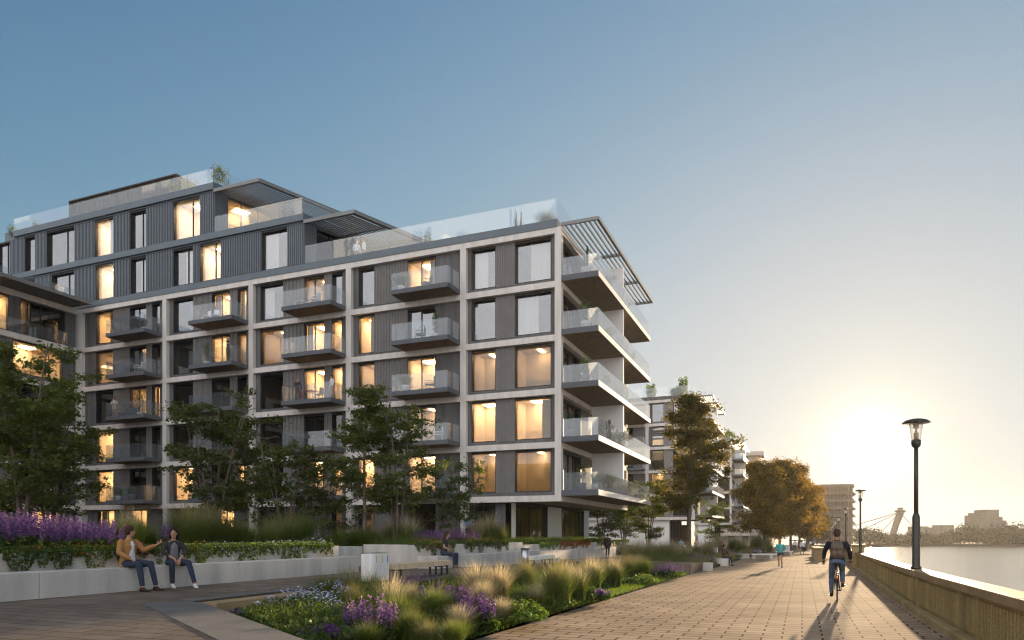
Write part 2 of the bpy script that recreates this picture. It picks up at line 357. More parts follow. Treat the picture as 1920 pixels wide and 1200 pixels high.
# bed soil
def bedz(x, y):                                        # mound between promenade and plaza
    f = min(1, max(0, (XP-x)/2.6)); return gz(y)*(1-f)+.25*f+gz(y)*f*.6+.05
mb = MB(); nx, ny = 8, 40
def bed_sheet(x0, x1, y0, y1, zf, nx=8, ny=24):
    mb = MB()
    for i in range(nx+1):
        for j in range(ny+1):
            x = x0+(x1-x0)*i/nx; y = y0+(y1-y0)*j/ny; mb.v.append((x, y, zf(x, y)))
    for i in range(nx):
        for j in range(ny): a = i*(ny+1)+j; mb.f.append((a, a+ny+1, a+ny+2, a+1))
    return mb
bed_sheet(-9.15, XP, 6.0, 32.6, bedz).build('bed_soil', M['soil'])['kind'] = 'structure'
# ------------------------------------------------------------------ terrace walls, seats, raised garden
ZT = 1.24
def planter(label, x0, x1, y0, y1, zt, name='planter_wall', seat=None, base=-.5):
    t = empty(name, (x1, y0, 0), label=label, cat='planter wall')
    def blocks(xa, xb, ya, yb, zt_, nm, mt=M['concrete']):
        n = max(1, round((yb-ya)/3.3)); mb = MB(); h = (yb-ya)/n
        for i in range(n): mb.box((xa, ya+h*i+.006, base), (xb, ya+h*(i+1)-.006, zt_))
        mb.build(nm, mt, t, bevel=.012)
        MB().box((xa+.02, ya+.02, base), (xb-.02, yb-.02, zt_-.03)).build(nm+'_core', mt, t)
    blocks(x0, x1, y0, y1, zt, 'wall')
    if seat:
        sx, sz, sy0, sy1 = seat; blocks(x1+.002, sx, sy0, sy1, sz, 'seat')
    return t
pa = planter('long near concrete planter wall with seat ledge where the couple sits', -14.0, -13.6, -25, 18.75, ZT, seat=(XS, ZP+.49, -25, 18.9))
planter('short recessed concrete wall in the shaded gap between the two long planters', -16.2, -15.3, 18.76, 22.59, 1.15)
planter('mid concrete planter wall with seat ledge where the dark haired woman sits', -15.3, -12.4, 22.6, 31.7, 1.22, seat=(-11.6, .42+.42, 21.6, 31.9))
planter('far concrete planter wall with seat ledge beyond the garden stair', -15.6, -14.3, 33.6, 56, 1.02, seat=(-13.6, .62, 33.9, 55), base=-1)
gs = empty('garden_stair', (-12.4, 31.75, 0), label='narrow concrete stair rising between the mid and far planter walls', cat='stair')
mb = MB()
for i in range(5): mb.box((-12.2-.45*i, 31.75, -.5), (-12.65-.45*i, 33.55, .33+.17*(i+1)))
mb.box((-11.2, 32.0, -.5), (-12.2, 33.8, .42)); mb.build('step_blocks', M['concrete'], gs, bevel=.01)
mb = MB(); mb.prism([(-58, -25), (-14.0, -25), (-14.0, 18.75), (-16.2, 18.76), (-16.2, 22.61), (-15.0, 22.61), (-15.0, 56), (-17, 80), (-58, 80)], -.5, lambda x, y: 1.13 if y < 57 else .2)
tag(mb.build('garden_ground', M['soil']), kind='structure')
# ------------------------------------------------------------------ river wall
rw = empty('river_wall', (XW, 20, 0), label='long low brown stone river wall with ribbed face beside the promenade', cat='wall')
mb = MB(); mc = MB(); mr = MB(); mk = MB()
segs = [(-8+i*6, -2+i*6) for i in range(54)]
for a, b in segs:
    za, zb = gz(a), gz(b)
    f0 = lambda x, y: gz(y)-.3; 
    mb.prism([(XW+.04+off(a), a), (XW+.30+off(a), a), (XW+.30+off(b), b), (XW+.04+off(b), b)], lambda x, y: gz(y)-5 if x > XW+.2+off(y) else gz(y)-1, lambda x, y: gz(y)+.78)
    mc.prism([(XW-.05+off(a), a+.004), (XW+.36+off(a), a+.004), (XW+.36+off(b), b-.004), (XW-.05+off(b), b-.004)], lambda x, y: gz(y)+.784, lambda x, y: gz(y)+.93)
    mk.prism([(XW-.14+off(a), a+.003), (XW+.038+off(a), a+.003), (XW+.038+off(b), b-.003), (XW-.14+off(b), b-.003)], lambda x, y: gz(y)-.2, lambda x, y: gz(y)+.13)
for i in range(420):
    y = .3+i*.17+ (0 if i < 300 else 0)
    if (i % 35) == 0: mr.box((XW-.015+off(y), y, gz(y)+.14), (XW+.038+off(y), y+.15, gz(y)+.775))
    else: mr.box((XW+.012+off(y), y, gz(y)+.19), (XW+.036+off(y), y+.10, gz(y)+.72))
mb.build('wall_body', M['wallstone'], rw); mc.build('coping', M['coping'], rw, bevel=.02); mk.build('plinth', M['wallstone'], rw, bevel=.02); mr.build('ribs', M['wallstone'], rw)
def pier(y, label):
    o = off(y); t = empty('wall_pier', (XW+.15+o, y, gz(y)), label=label, cat='pier')
    MB().box((XW-.2+o, y-.35, gz(y)-.1), (XW+.5+o, y+.35, gz(y)+1.28)).build('shaft', M['wallstone'], t, bevel=.03)
    MB().box((XW-.26+o, y-.41, gz(y)+1.283), (XW+.56+o, y+.41, gz(y)+1.40)).build('cap', M['coping'], t, bevel=.03)
pier(47.5, 'square stone pier standing in the river wall just behind the second lamp')
# ------------------------------------------------------------------ lamps
def make_lamp():
    t = empty('street_lamp', (0, 0, 0)); 
    MB().lathe([(.12, 0), (.12, .05), (.085, .08), (.085, 1.25), (.05, 1.34)], seg=14).build('base', M['post'], t, True)
    MB().lathe([(.05, 1.34), (.046, 2.92)], seg=12).build('pole', M['post'], t, True)
    MB().lathe([(.046, 2.90), (.09, 2.94), (.105, 3.0), (.105, 3.09), (.07, 3.10)], seg=14).build('collar', M['post'], t, True)
    MB().lathe([(.10, 3.11), (.155, 3.50), (.15, 3.50), (.095, 3.115)], seg=18).build('lantern_glass', M['lamp_glass'], t, True)
    MB().lathe([(.05, 3.10), (.055, 3.26), (.03, 3.27), (.025, 3.36), (.06, 3.37), (.07, 3.40), (.05, 3.41), (.07, 3.44), (.05, 3.46), (.07, 3.50)], seg=12).build('bulb_holder', M['pale_wood'], t, True)
    MB().lathe([(.10, 3.488), (.30, 3.495), (.305, 3.51), (.24, 3.56), (.12, 3.595), (.02, 3.605)], seg=28).build('cap', M['post'], t, True)
    return t
lamp = make_lamp()
ln = ['nearest tall lamp with mushroom cap standing on the river wall', 'second mushroom capped lamp, beside the stone pier of the river wall', 'third lamp along the river wall, seen above the cyclist', 'fourth lamp along the river wall behind the cyclist',
      'fifth small lamp along the far river wall', 'sixth small lamp along the far river wall', 'seventh and farthest visible lamp on the river wall']
for i in range(7):
    y = 19.4+25.4*i; place(lamp, (XW+.13+off(y), y, gz(y)+.93), .3*i, 1.0, ln[i], 'lamps along the river wall', i == 0)
for o in COL.objects:
    if o.name.startswith('street_lamp'): o['category'] = 'street lamp'

# ------------------------------------------------------------------ apartment buildings
class Face:
    def __init__(s, o, u, n): s.o = o; s.u = u; s.n = n
    def P(s, a, d, z): return (s.o[0]+s.u[0]*a+s.n[0]*d, s.o[1]+s.u[1]*a+s.n[1]*d, z)
    def box(s, mb, a0, a1, d0, d1, z0, z1):
        a0, a1 = sorted((a0, a1)); d0, d1 = sorted((d0, d1))
        vs = [s.P(a, d, z) for z in (z0, z1) for (a, d) in ((a0, d0), (a1, d0), (a1, d1), (a0, d1))]
        return mb.add(vs, [(0, 3, 2, 1), (4, 5, 6, 7), (0, 1, 5, 4), (1, 2, 6, 5), (2, 3, 7, 6), (3, 0, 4, 7)])
    def ribs(s, mb, a0, a1, z0, z1, d=0.0, pitch=.125, dep=.05):
        n = max(1, int((a1-a0)/pitch)); p = (a1-a0)/n; prof = []
        for i in range(n): prof += [(a0+p*i, d), (a0+p*i, d+dep), (a0+p*(i+.55), d+dep), (a0+p*(i+.55), d)]
        prof.append((a1, d)); 
        vs = [s.P(a, q, z) for z in (z0, z1) for a, q in prof]; m = len(prof)
        return mb.add(vs, [(i, i+1, m+i+1, m+i) for i in range(m-1)])
rg = random.Random(5)
def window(fc, par, a0, a1, z0, z1, state='off', mull=(), gm='window_glass', dep=2.4, simple=False, hdr=.12, room=True):
    f = MB(); t = .055; D0, D1 = -.30, .0
    fc.box(f, a0, a0+t, D0, D1, z0, z1); fc.box(f, a1-t, a1, D0, D1, z0, z1)
    fc.box(f, a0+t, a1-t, D0, D1, z1-hdr, z1); fc.box(f, a0+t, a1-t, D0, D1, z0, z0+t)
    for m in mull: fc.box(f, m-.035, m+.035, D0+.02, D0+.10, z0+t, z1-hdr)
    fo = f.build('window', M['frame'], par)
    i0, i1, j0, j1 = a0+t, a1-t, z0+t, z1-hdr
    g = MB(); fc.box(g, i0+.003, i1-.003, -.262, -.250, j0+.003, j1-.003); g.build('pane', M[gm], fo)
    if not room: return fo
    r = MB(); e = .12; P = fc.P; b = -dep
    x0, x1, y0, y1 = a0-e, a1+e, z0+.02, z1-.01
    r.quad(P(x0, b, y0), P(x1, b, y0), P(x1, b, y1), P(x0, b, y1))
    r.quad(P(x0, b, y0), P(x0, -.31, y0), P(x0, -.31, y1), P(x0, b, y1)); r.quad(P(x1, b, y0), P(x1, -.31, y0), P(x1, -.31, y1), P(x1, b, y1))
    r.quad(P(x0, b, y1), P(x1, b, y1), P(x1, -.31, y1), P(x0, -.31, y1)); r.quad(P(x0, b, y0), P(x1, b, y0), P(x1, -.31, y0), P(x0, -.31, y0))
    if not simple:                                     # a sideboard, door leaf or pillar in the room
        q = rg.random()
        w_ = a1-a0
        if q < .4: fc.box(r, a0+w_*.55, a0+w_*.72, b+.05, b+.5, y0, y1)
        elif q < .75: fc.box(r, a0+w_*.08, a0+w_*.7, b+.05, b+.6, y0, y0+.8)
        else: fc.box(r, a0+w_*.1, a0+w_*.4, b+.02, b+.12, y0, y1-.5)
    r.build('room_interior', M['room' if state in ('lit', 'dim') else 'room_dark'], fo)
    if state in ('lit', 'dim'):
        l = MB(); c = (a0+a1)/2; k = min(.6, (a1-a0)*.36) if state == 'lit' else .13
        fc.box(l, c-k, c+k, -2.1, -1.2, y1-.05, y1-.03); l.build('ceiling_lamp', M['lamp_warm'], fo)
    if not simple and (state == 'curtain' or (state == 'lit' and rg.random() < .45)):
        cu = MB(); n = 44; wdt = (a1-a0)*(rg.uniform(.35, .6) if state == 'curtain' else rg.uniform(.25, .4)); s0 = i0 if rg.random() < .5 else i1-wdt
        vs = [P(s0+wdt*i/n, -.42+.035*math.sin(i*1.35), z) for z in (j0, j1) for i in range(n+1)]
        cu.add(vs, [(i, i+1, n+2+i, n+1+i) for i in range(n)]); cu.build('curtain', M['curtain'], fo, True)
    return fo
def railing(par, pts, z0, h=1.15, gm='rail_glass', pw=1.55, name='glass_railing'):
    mb = MB(); rl = MB()
    for (x0, y0), (x1, y1) in zip(pts, pts[1:]):
        L = math.hypot(x1-x0, y1-y0); n = max(1, round(L/pw)); ux, uy = (x1-x0)/L, (y1-y0)/L; nx, ny = -uy*.008, ux*.008
        for i in range(n):
            a = L*i/n+.012; b = L*(i+1)/n-.012
            p = [(x0+ux*a+nx, y0+uy*a+ny), (x0+ux*b+nx, y0+uy*b+ny), (x0+ux*b-nx, y0+uy*b-ny), (x0+ux*a-nx, y0+uy*a-ny)]
            mb.prism(p, z0, z0+h)
    return mb.build(name, M[gm], par)
def balcony(fc, par, a0, a1, z, depth, gm='rail_glass'):
    """slab and three sided glass railing projecting from a face"""
    s = MB(); fc.box(s, a0, a1, .02, depth, z-.02, z+.28); so = s.build('balcony', M['slab_dark'], par)
    u = MB(); fc.box(u, a0+.02, a1-.02, .05, depth-.02, z-.026, z-.021); u.build('soffit', M['soffit'], so)
    P = fc.P; pts = [P(a0+.03, .05, 0)[:2], P(a0+.03, depth-.03, 0)[:2], P(a1-.03, depth-.03, 0)[:2], P(a1-.03, .05, 0)[:2]]
    railing(so, pts, z+.20, 1.2, gm, 2.0)
    return so
YF = 43.3; XC = -14.3; ZB = 4.13; FH = 3.45; BH = .40
def zfl(k): return ZB+FH*k                              # top of beam k
EDX, EDY = math.sin(R_(18.4)), math.cos(R_(18.4))

def corner_end(par, y0, xc, ylen, floors=5, near=True, lit=('off',)*5):
    """the +X end of a block: glazing, long balconies, divider, pergola"""
    xo = xc+2.45; yb = y0+ylen
    fs = Face((xc-.35, 0), (0, 1), (1, 0))
    cl = Multi(); gr = MB()
    for k in range(floors):
        z0, z1 = zfl(k), zfl(k+1)-BH
        ydv = y0+7.2
        fs.box(cl.new(), y0+.45, y0+1.0, -.3, 0, z0, z1); fs.box(cl.new(), y0+5.6, y0+8.2, -.3, 0, z0, z1); fs.box(cl.new(), yb-4.2, yb-.4, -.3, 0, z0, z1)
        for j, (a, b) in enumerate(((y0+1.0, y0+5.6), (y0+8.2, yb-4.2))):
            n = 4; window(fs, par, a, b, z0+.05, z1, lit[k] if j == 0 else 'off', [a+(b-a)*i/n for i in range(1, n)], 'dark_glass', simple=not near, room=not (near and j == 0))
        if near: MB().box((xc-3.3, y0+.5, zfl(k)-.32), (xc-.66, yb-.5, zfl(k)-.02)).build('floor_slab', M['concrete'], par)
        gr.box((xc-.4, y0+.42, zfl(k+1)-BH), (xc, yb, zfl(k+1)))
        # balcony
        z = zfl(k); s = MB().box((xc+.003, y0+.05, z-.05), (xo, yb-2.2, z+.30)); so = s.build('balcony', M['slab_dark'], par)
        MB().box((xo, y0+.052, z-.048), (xo+.012, yb-2.21, z+.302)).build('slab_edge', M['slab_edge'], so)
        MB().box((xc+.02, y0+.09, z-.060), (xo-.03, yb-2.25, z-.052)).build('soffit', M['soffit'], so)
        railing(so, [(xc+.05, y0+.1), (xo-.04, y0+.1), (xo-.04, yb-2.25), (xc+.05, yb-2.25)], z+.303, 1.12, 'rail_glass_side', 1.6)
        if k < floors: MB().box((xc+.003, ydv, z+.305), (xo-.1, ydv+.12, z+FH-(.06 if k < floors-1 else .5))).build('divider', M['white_paint'], so)
        MB().box((xo-.5, ydv+.13, z+.304), (xo-.09, ydv+1.5, z+1.5)).build('screen', M['frost_glass'], so)
    gr.box((xc-.4, y0+.42, ZB-BH), (xc, yb, ZB))
    gr.box((xc-.4, yb-.4, ZB), (xc, yb-.003, zfl(floors)-BH))
    cl.build('side_cladding', M['dark_panel'], par); gr.build('side_beams', M['stone'], par)
    # pergola
    zt = zfl(floors)+.02; pg = MB()
    pg.box((xo-.12, y0, zt), (xo+.05, yb-1.2, zt+.22)); pg.box((xc+.01, y0, zt), (xo-.12, y0+.14, zt+.22))
    for q in (.36, .70, 1.0): yy = y0+(ylen-1.34)*q; pg.box((xc+.01, yy, zt+.01), (xo-.121, yy+.16, zt+.20))
    for i in range(7):
        x = xc+.18+i*.315; pg.box((x, y0+.141, zt+.04), (x+.07, yb-1.35, zt+.16))
    pg.build('pergola', M['louver'], par)

SEG = {  # per bay: (kind, u0, u1) read along the facade
 5: [('c', 868, 884), ('w', 884, 930), ('r', 930, 965), ('w', 965, 1034), ('c', 1034, 1050)],
 4: [('c', 653, 672), ('w', 672, 703), ('r', 703, 764), ('d', 764, 817), ('c', 817, 868)],
 3: [('c', 470, 488), ('w', 488, 532), ('r', 532, 570), ('d', 570, 609), ('r', 609, 622), ('w', 622, 643), ('c', 643, 653)],
 2: [('c', 308, 325), ('w', 325, 363), ('r', 363, 397), ('d', 397, 432), ('r', 432, 445), ('w', 445, 463), ('c', 463, 470)],
 1: [('c', 150, 180), ('w', 180, 213), ('r', 213, 243), ('d', 243, 275), ('r', 275, 285), ('w', 285, 301), ('c', 301, 308)]}
LIT = {5: ['dim dim', 'lit lit', 'dim dim', 'off curtain', 'curtain curtain'],
       4: ['lit lit', 'off dim', 'dim lit', 'lit off', 'off lit'],
       3: ['off lit lit', 'off off off', 'off lit lit', 'dim lit lit', 'curtain dim off'],
       2: ['lit off lit', 'off off off', 'off off off', 'off lit dim', 'off lit lit'],
       1: ['lit off off', 'lit off off', 'off dim lit', 'dim off off', 'lit off off']}
YI = YF+.32
def bayx(b): return [(k, xat(u0, YI), xat(u1, YI)) for k, u0, u1 in SEG[b]]

def main_building():
    B = empty('apartment_building', (XC, YF, 0), label='large near grey apartment block with pale stone grid, dark penthouse floors and lit windows', cat='building')
    fc = Face((0, YI), (1, 0), (0, -1))
    xcol = [xat(u, YF) for u in (150, 308, 470, 653, 868)]+[XC]
    xl = xcol[0]-.5
    # stone grid
    g = MB(); ff = Face((0, YF), (1, 0), (0, -1))
    for k in range(6):
        z = zfl(k); bb = [xl]+[q for x in xcol[:5] for q in (x-.22, x+.22)]+[XC-.44, XC]
        for q0, q1 in zip(bb, bb[1:]): 
            if q1-q0 > .1: g.box((q0+.006, YF, z-BH), (q1-.006, YF+.42, z-.004))
        g.box((xl, YF+.012, z-BH+.01), (XC-.01, YF+.41, z-.012))
        if k < 5:
            for i, x in enumerate(xcol):
                if i == 5: g.box((x-.44, YF+.004, z), (x, YF+.42, z+FH-BH))
                else: g.box((x-.22, YF+.004, z), (x+.22, YF+.40, z+FH-BH))
    g.build('stone_grid', M['stone'], B)
    # infill and windows
    c = Multi(); r = Multi(); rc = Multi()
    for b in (1, 2, 3, 4, 5):
        for k in range(5):
            z0, z1 = zfl(k), zfl(k+1)-BH; li = LIT[b][k].split(); n = 0
            for kd, a0, a1 in bayx(b):
                if kd == 'c': fc.box(c.new(), a0, a1, -.3, 0, z0, z1)
                elif kd == 'r': fc.ribs(r.new(), a0, a1, z0+.22, z1, 0); fc.box(c.new(), a0, a1, -.3, 0, z0, z0+.22); fc.box(rc.new(), a0, a1, -.3, -.003, z0+.22, z1)
                else:
                    st = li[n]; n += 1; base = z0+(.25 if kd == 'w' else .12)
                    fc.box(c.new(), a0, a1, -.3, 0, z0, base)
                    gm = 'window_glass' if (k >= 3 and st not in ('lit', 'dim')) else 'dark_glass'
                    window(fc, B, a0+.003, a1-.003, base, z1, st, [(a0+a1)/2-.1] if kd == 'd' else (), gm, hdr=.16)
            if b < 5:
                xr = xcol[b]-.24; balcony(ff, B, xr-4.35, xr, z0, 1.75)
    c.build('infill_panel', M['dark_panel'], B); r.build('ribbed_cladding', M['rib_panel'], B); rc.build('cladding_backing', M['rib_panel'], B)
    # ground storey
    gf = Multi(); yg = YF+.55; fg = Face((0, yg), (1, 0), (0, -1)); xg = XC-3.8; z0, z1 = .9, ZB-BH
    ops = [(183, 215, 'lit'), (243, 280, 'lit'), (330, 365, 'off'), (404, 440, 'lit'), (487, 532, 'off'), (622, 643, 'off'), (672, 703, 'off'), (765, 817, 'off'), (880, 929, 'off')]
    cur = xl
    for u0, u1, s_ in ops:
        a0, a1 = xat(u0, yg), xat(u1, yg); fg.box(gf.new(), cur, a0, -.3, 0, z0, z1); cur = a1
        window(fg, B, a0, a1, z0, z1, s_, [(a0+a1)/2] if a1-a0 > 1.5 else (), 'dark_glass')
    fg.box(gf.new(), cur, xg, -.3, 0, z0, z1); gf.build('ground_floor_wall', M['dark_panel'], B)
    cb = Multi()
    for x in xcol[:5]: cb.box((x-.22, YF+.05, z0), (x+.22, YF+.54, z1))
    cb.build('ground_floor_column', M['concrete'], B)
    # side of ground storey: white piers and tall glazing
    fs = Face((xg, 0), (0, 1), (1, 0)); pw = Multi()
    ye = yat(1103, xg)
    for (ua, ub) in ((956, 967), (1027, 1053), (1095, 1104)): fs.box(pw.new(), yat(ua, xg) if ua > 956 else yg, yat(ub, xg), -.3, 0, z0, z1)
    pw.build('pier', M['white_paint'], B)
    for ua, ub, n in ((967, 1027, 4), (1053, 1095, 4)):
        a, b = yat(ua, xg), yat(ub, xg); window(fs, B, a, b, z0, z1, 'off', [a+(b-a)*i/n for i in range(1, n)], 'dark_glass')
    # overhang soffit
    YE = YF+18.7
    MB().box((xg-1, YF+.43, ZB-.30), (XC-.41, YE, ZB-.02)).build('overhang_soffit', M['soffit'], B)
    MB().box((XC-.40, YF+.43, ZB-.402), (XC-.003, YE, ZB-.32+0)).build('overhang_edge', M['stone'], B)
    # core and roof
    MB().box((xl, YF+3.2, .5), (XC-3.2-3.8, YE+.1, ZB)).box((xl, YF+3.2, ZB), (XC-3.2, YE-.1, zfl(5)-.1)).build('core', M['dark_panel'], B)
    fb = Face((0, YE), (1, 0), (0, 1)); mb = MB(); mb.box((-30, YE-.2, ZB), (XC-.41, YE, zfl(5)-.02)); mb.build('rear_wall', M['concrete'], B)
    zr = zfl(5)+.49
    mb = MB(); mb.box((xl-8, YF-.05, zfl(5)+.003), (XC-.25, YF+.30, zr)); mb.box((XC-.28, YF+.303, zfl(5)+.003), (XC-.02-.23, YE-1, zr)); mb.build('parapet_band', M['blue_metal'], B)
    MB().box((xl, YF+.31, zfl(5)-.05), (XC-.29, YE-.1, zr-.15)).build('roof', M['slab_dark'], B)
    corner_end(B, YF, XC, 18.7, 5, True, ('off', 'dim', 'off', 'off', 'off'))
    # penthouse storeys
    z6b, z6t = 24.92, 25.53; z7b, z7t = 28.85, 29.50
    f6 = Face((0, YF-.02), (1, 0), (0, -1)); x6 = xat(570, YF); x7 = xat(402, YF)
    S6 = [('w', -30, 20), ('r', 20, 48), ('w', 48, 67), ('r', 67, 97), ('w2', 97, 141), ('r', 141, 180), ('l', 180, 214), ('r', 214, 245), ('w2', 245, 275), ('r', 275, 325), ('w2', 325, 363), ('r', 363, 375), ('l2', 375, 415), ('r', 415, 490), ('cu', 490, 540), ('r', 540, 570)]
    S7 = [('w2', -6, 20), ('r', 20, 47), ('w', 47, 67), ('r', 67, 88), ('w2', 88, 141), ('r', 141, 178), ('l', 178, 214), ('r', 214, 244), ('w2', 244, 275), ('r', 275, 325), ('l2', 325, 376), ('r', 376, 402)]
    rb = Multi(); bk = Multi()
    for S, za, zb in ((S6, zr, z6b), (S7, z6t, z7b)):
        for kd, u0, u1 in S:
            a0, a1 = xat(u0, YF), xat(u1, YF)
            if kd == 'r': f6.ribs(rb.new(), a0, a1, za, zb, 0, .17, .06); f6.box(bk.new(), a0, a1, -.3, -.003, za, zb)
            else:
                st = 'lit' if kd[0] == 'l' else ('curtain' if kd == 'cu' or rg.random() < .4 else 'off')
                window(f6, B, a0+.003, a1-.003, za, zb, st, [a0+(a1-a0)*.66] if kd[-1] == '2' else (), 'window_glass', hdr=.14)
    # angled ends
    for x_, za, zb, hasw in ((x6, zr, z6b, 'off'), (x7, z6t, z7b, 'lit')):
        fe = Face((x_, YF-.02), (EDX, EDY), (EDY, -EDX))
        fe.ribs(rb.new(), .01, 1.1, za, zb, 0, .17, .06); fe.box(bk.new(), 0, 1.1, -.3, -.003, za, zb)
        window(fe, B, 1.1, 5.2, za, zb, hasw, [2.4, 3.8], 'dark_glass'); fe.ribs(rb.new(), 5.2, 11, za, zb, 0, .17, .06); fe.box(bk.new(), 5.2, 11, -.3, -.003, za, zb)
    rb.build('penthouse_cladding', M['blue_rib'], B); bk.build('penthouse_backing', M['blue_rib'], B)
    bd = MB()
    for x_, zb, zt, L in ((x6, z6b, z6t, 13), (x7, z7b, z7t, 13)):
        bd.prism([(xl-8, YF-.28), (x_+.15, YF-.28), (x_+.15+EDX*L, YF-.28+EDY*L), (xl-8, YF+L)], zb+.12, zt)
        bd.prism([(xl-8, YF-.10), (x_, YF-.10), (x_+EDX*L, YF-.1+EDY*L), (xl-8, YF+L-.2)], zb+.003, zb+.117)
    bd.build('penthouse_floor_bands', M['blue_metal'], B)
    cr = MB(); cr.prism([(xl-8, YF+3), (x6-2.6, YF+3), (x6-1, YF+12), (xl-8, YF+12)], zr-.1, z6b+.02); cr.prism([(xl-8, YF+3), (x7-2.6, YF+3), (x7-1, YF+12), (xl-8, YF+12)], z6t-.05, z7b+.02)
    cr.build('penthouse_core', M['blue_metal'], B)
    # louvred canopies
    def canopy(xa, ya, xb, L, z, fill=1.0, nm='canopy', slat=.30):
        W = xb-xa; k = MB(); E = lambda a, l: (xa+a+EDX*l, ya+EDY*l)
        def par(a0, a1, l0, l1, za, zb): k.prism([E(a0, l0), E(a1, l0), E(a1, l1), E(a0, l1)], za, zb)
        par(0, W, 0, .22, z, z+.26); par(W-.22, W, .22, L, z, z+.26); par(0, W-.22, L-.22, L, z, z+.26)
        for q in (.33, .66): par(0, W-.22, L*q, L*q+.18, z+.03, z+.22)
        n = int(W/slat)
        for i in range(n): a = .1+i*(W-.3)/n; par(a, a+slat*.5*fill, .225, L-.225, z+.06, z+.10)
        return k.build(nm, M['louver'], B)
    canopy(x6+.16, YF-.28, xat(668, YF), 9.5, z6b-.14)
    canopy(x7+.16, YF-.28, xat(490, YF), 11.5, z7b-.14)
    canopy(xat(715, YF+7), YF+7, xat(757, YF+7), 5.5, z6b+.55, .35, 'small_pergola', .5)
    canopy(xat(570, YF+10), YF+10, xat(583, YF+10), 4, z7b+.35, .35, 'small_pergola', .5)
    # roof railings
    railing(B, [(x6+.05, YF+.02), (XC-.3, YF+.02), (XC-.3, YF+11)], zr, 1.35, 'rail_glass', 2.6, 'roof_railing')
    railing(B, [(xat(406, YF), YF-.2), (x6, YF-.2), (x6+EDX*12, YF-.2+EDY*12)], z6t, 1.25, 'rail_glass', 2.4, 'roof_railing')
    railing(B, [(xl-8, YF-.2), (x7+.05, YF-.2), (x7+.05+EDX*8, YF-.2+EDY*8)], z7t, 1.15, 'rail_glass', 2.6, 'roof_railing')
    # top plant room
    yt = 46.5; xa, xb = xat(132, yt), xat(332, yt); ft = Face((0, yt), (1, 0), (0, -1)); mb = MB(); fr = MB()
    ft.ribs(mb, xa, xb, z7t, 33.1, 0, .14, .05); mb.box((xa, yt+.002, z7t), (xb, yt+5, 33.05)); mb.build('roof_plant_room', M['reveal'], B)
    for i in range(6):
        x = xa+(xb-xa)*i/5; fr.box((x-.05, yt-.12, z7t), (x+.05, yt-.06, 33.1))
    for i in range(26):
        x = xa+(xb-xa)*(i+.5)/26; fr.box((x-.03, yt-.1, z7t+2), (x+.03, yt-.07, 33.0))
    fr.box((xa-.06, yt-.14, 33.1), (xb+.06, yt+5, 33.22)); fr.build('plant_room_frame', M['reveal'], B)
    fr = MB(); ya = yt; fr.box((xb-.3, YF+1.2, z7t), (xb+4.2, YF+2.2, z7t+.75)); fr.box((xa-6, YF+1.0, z7t), (xa+9, YF+1.6, z7t+.8)); fr.build('roof_upstand', M['blue_metal'], B)
    MB().box((xat(830, YF+2), YF+2, zr), (xat(835, YF+2)+.1, YF+5, zr+1.25)).build('roof_partition', M['white_paint'], B)
    return B
BLD = main_building()

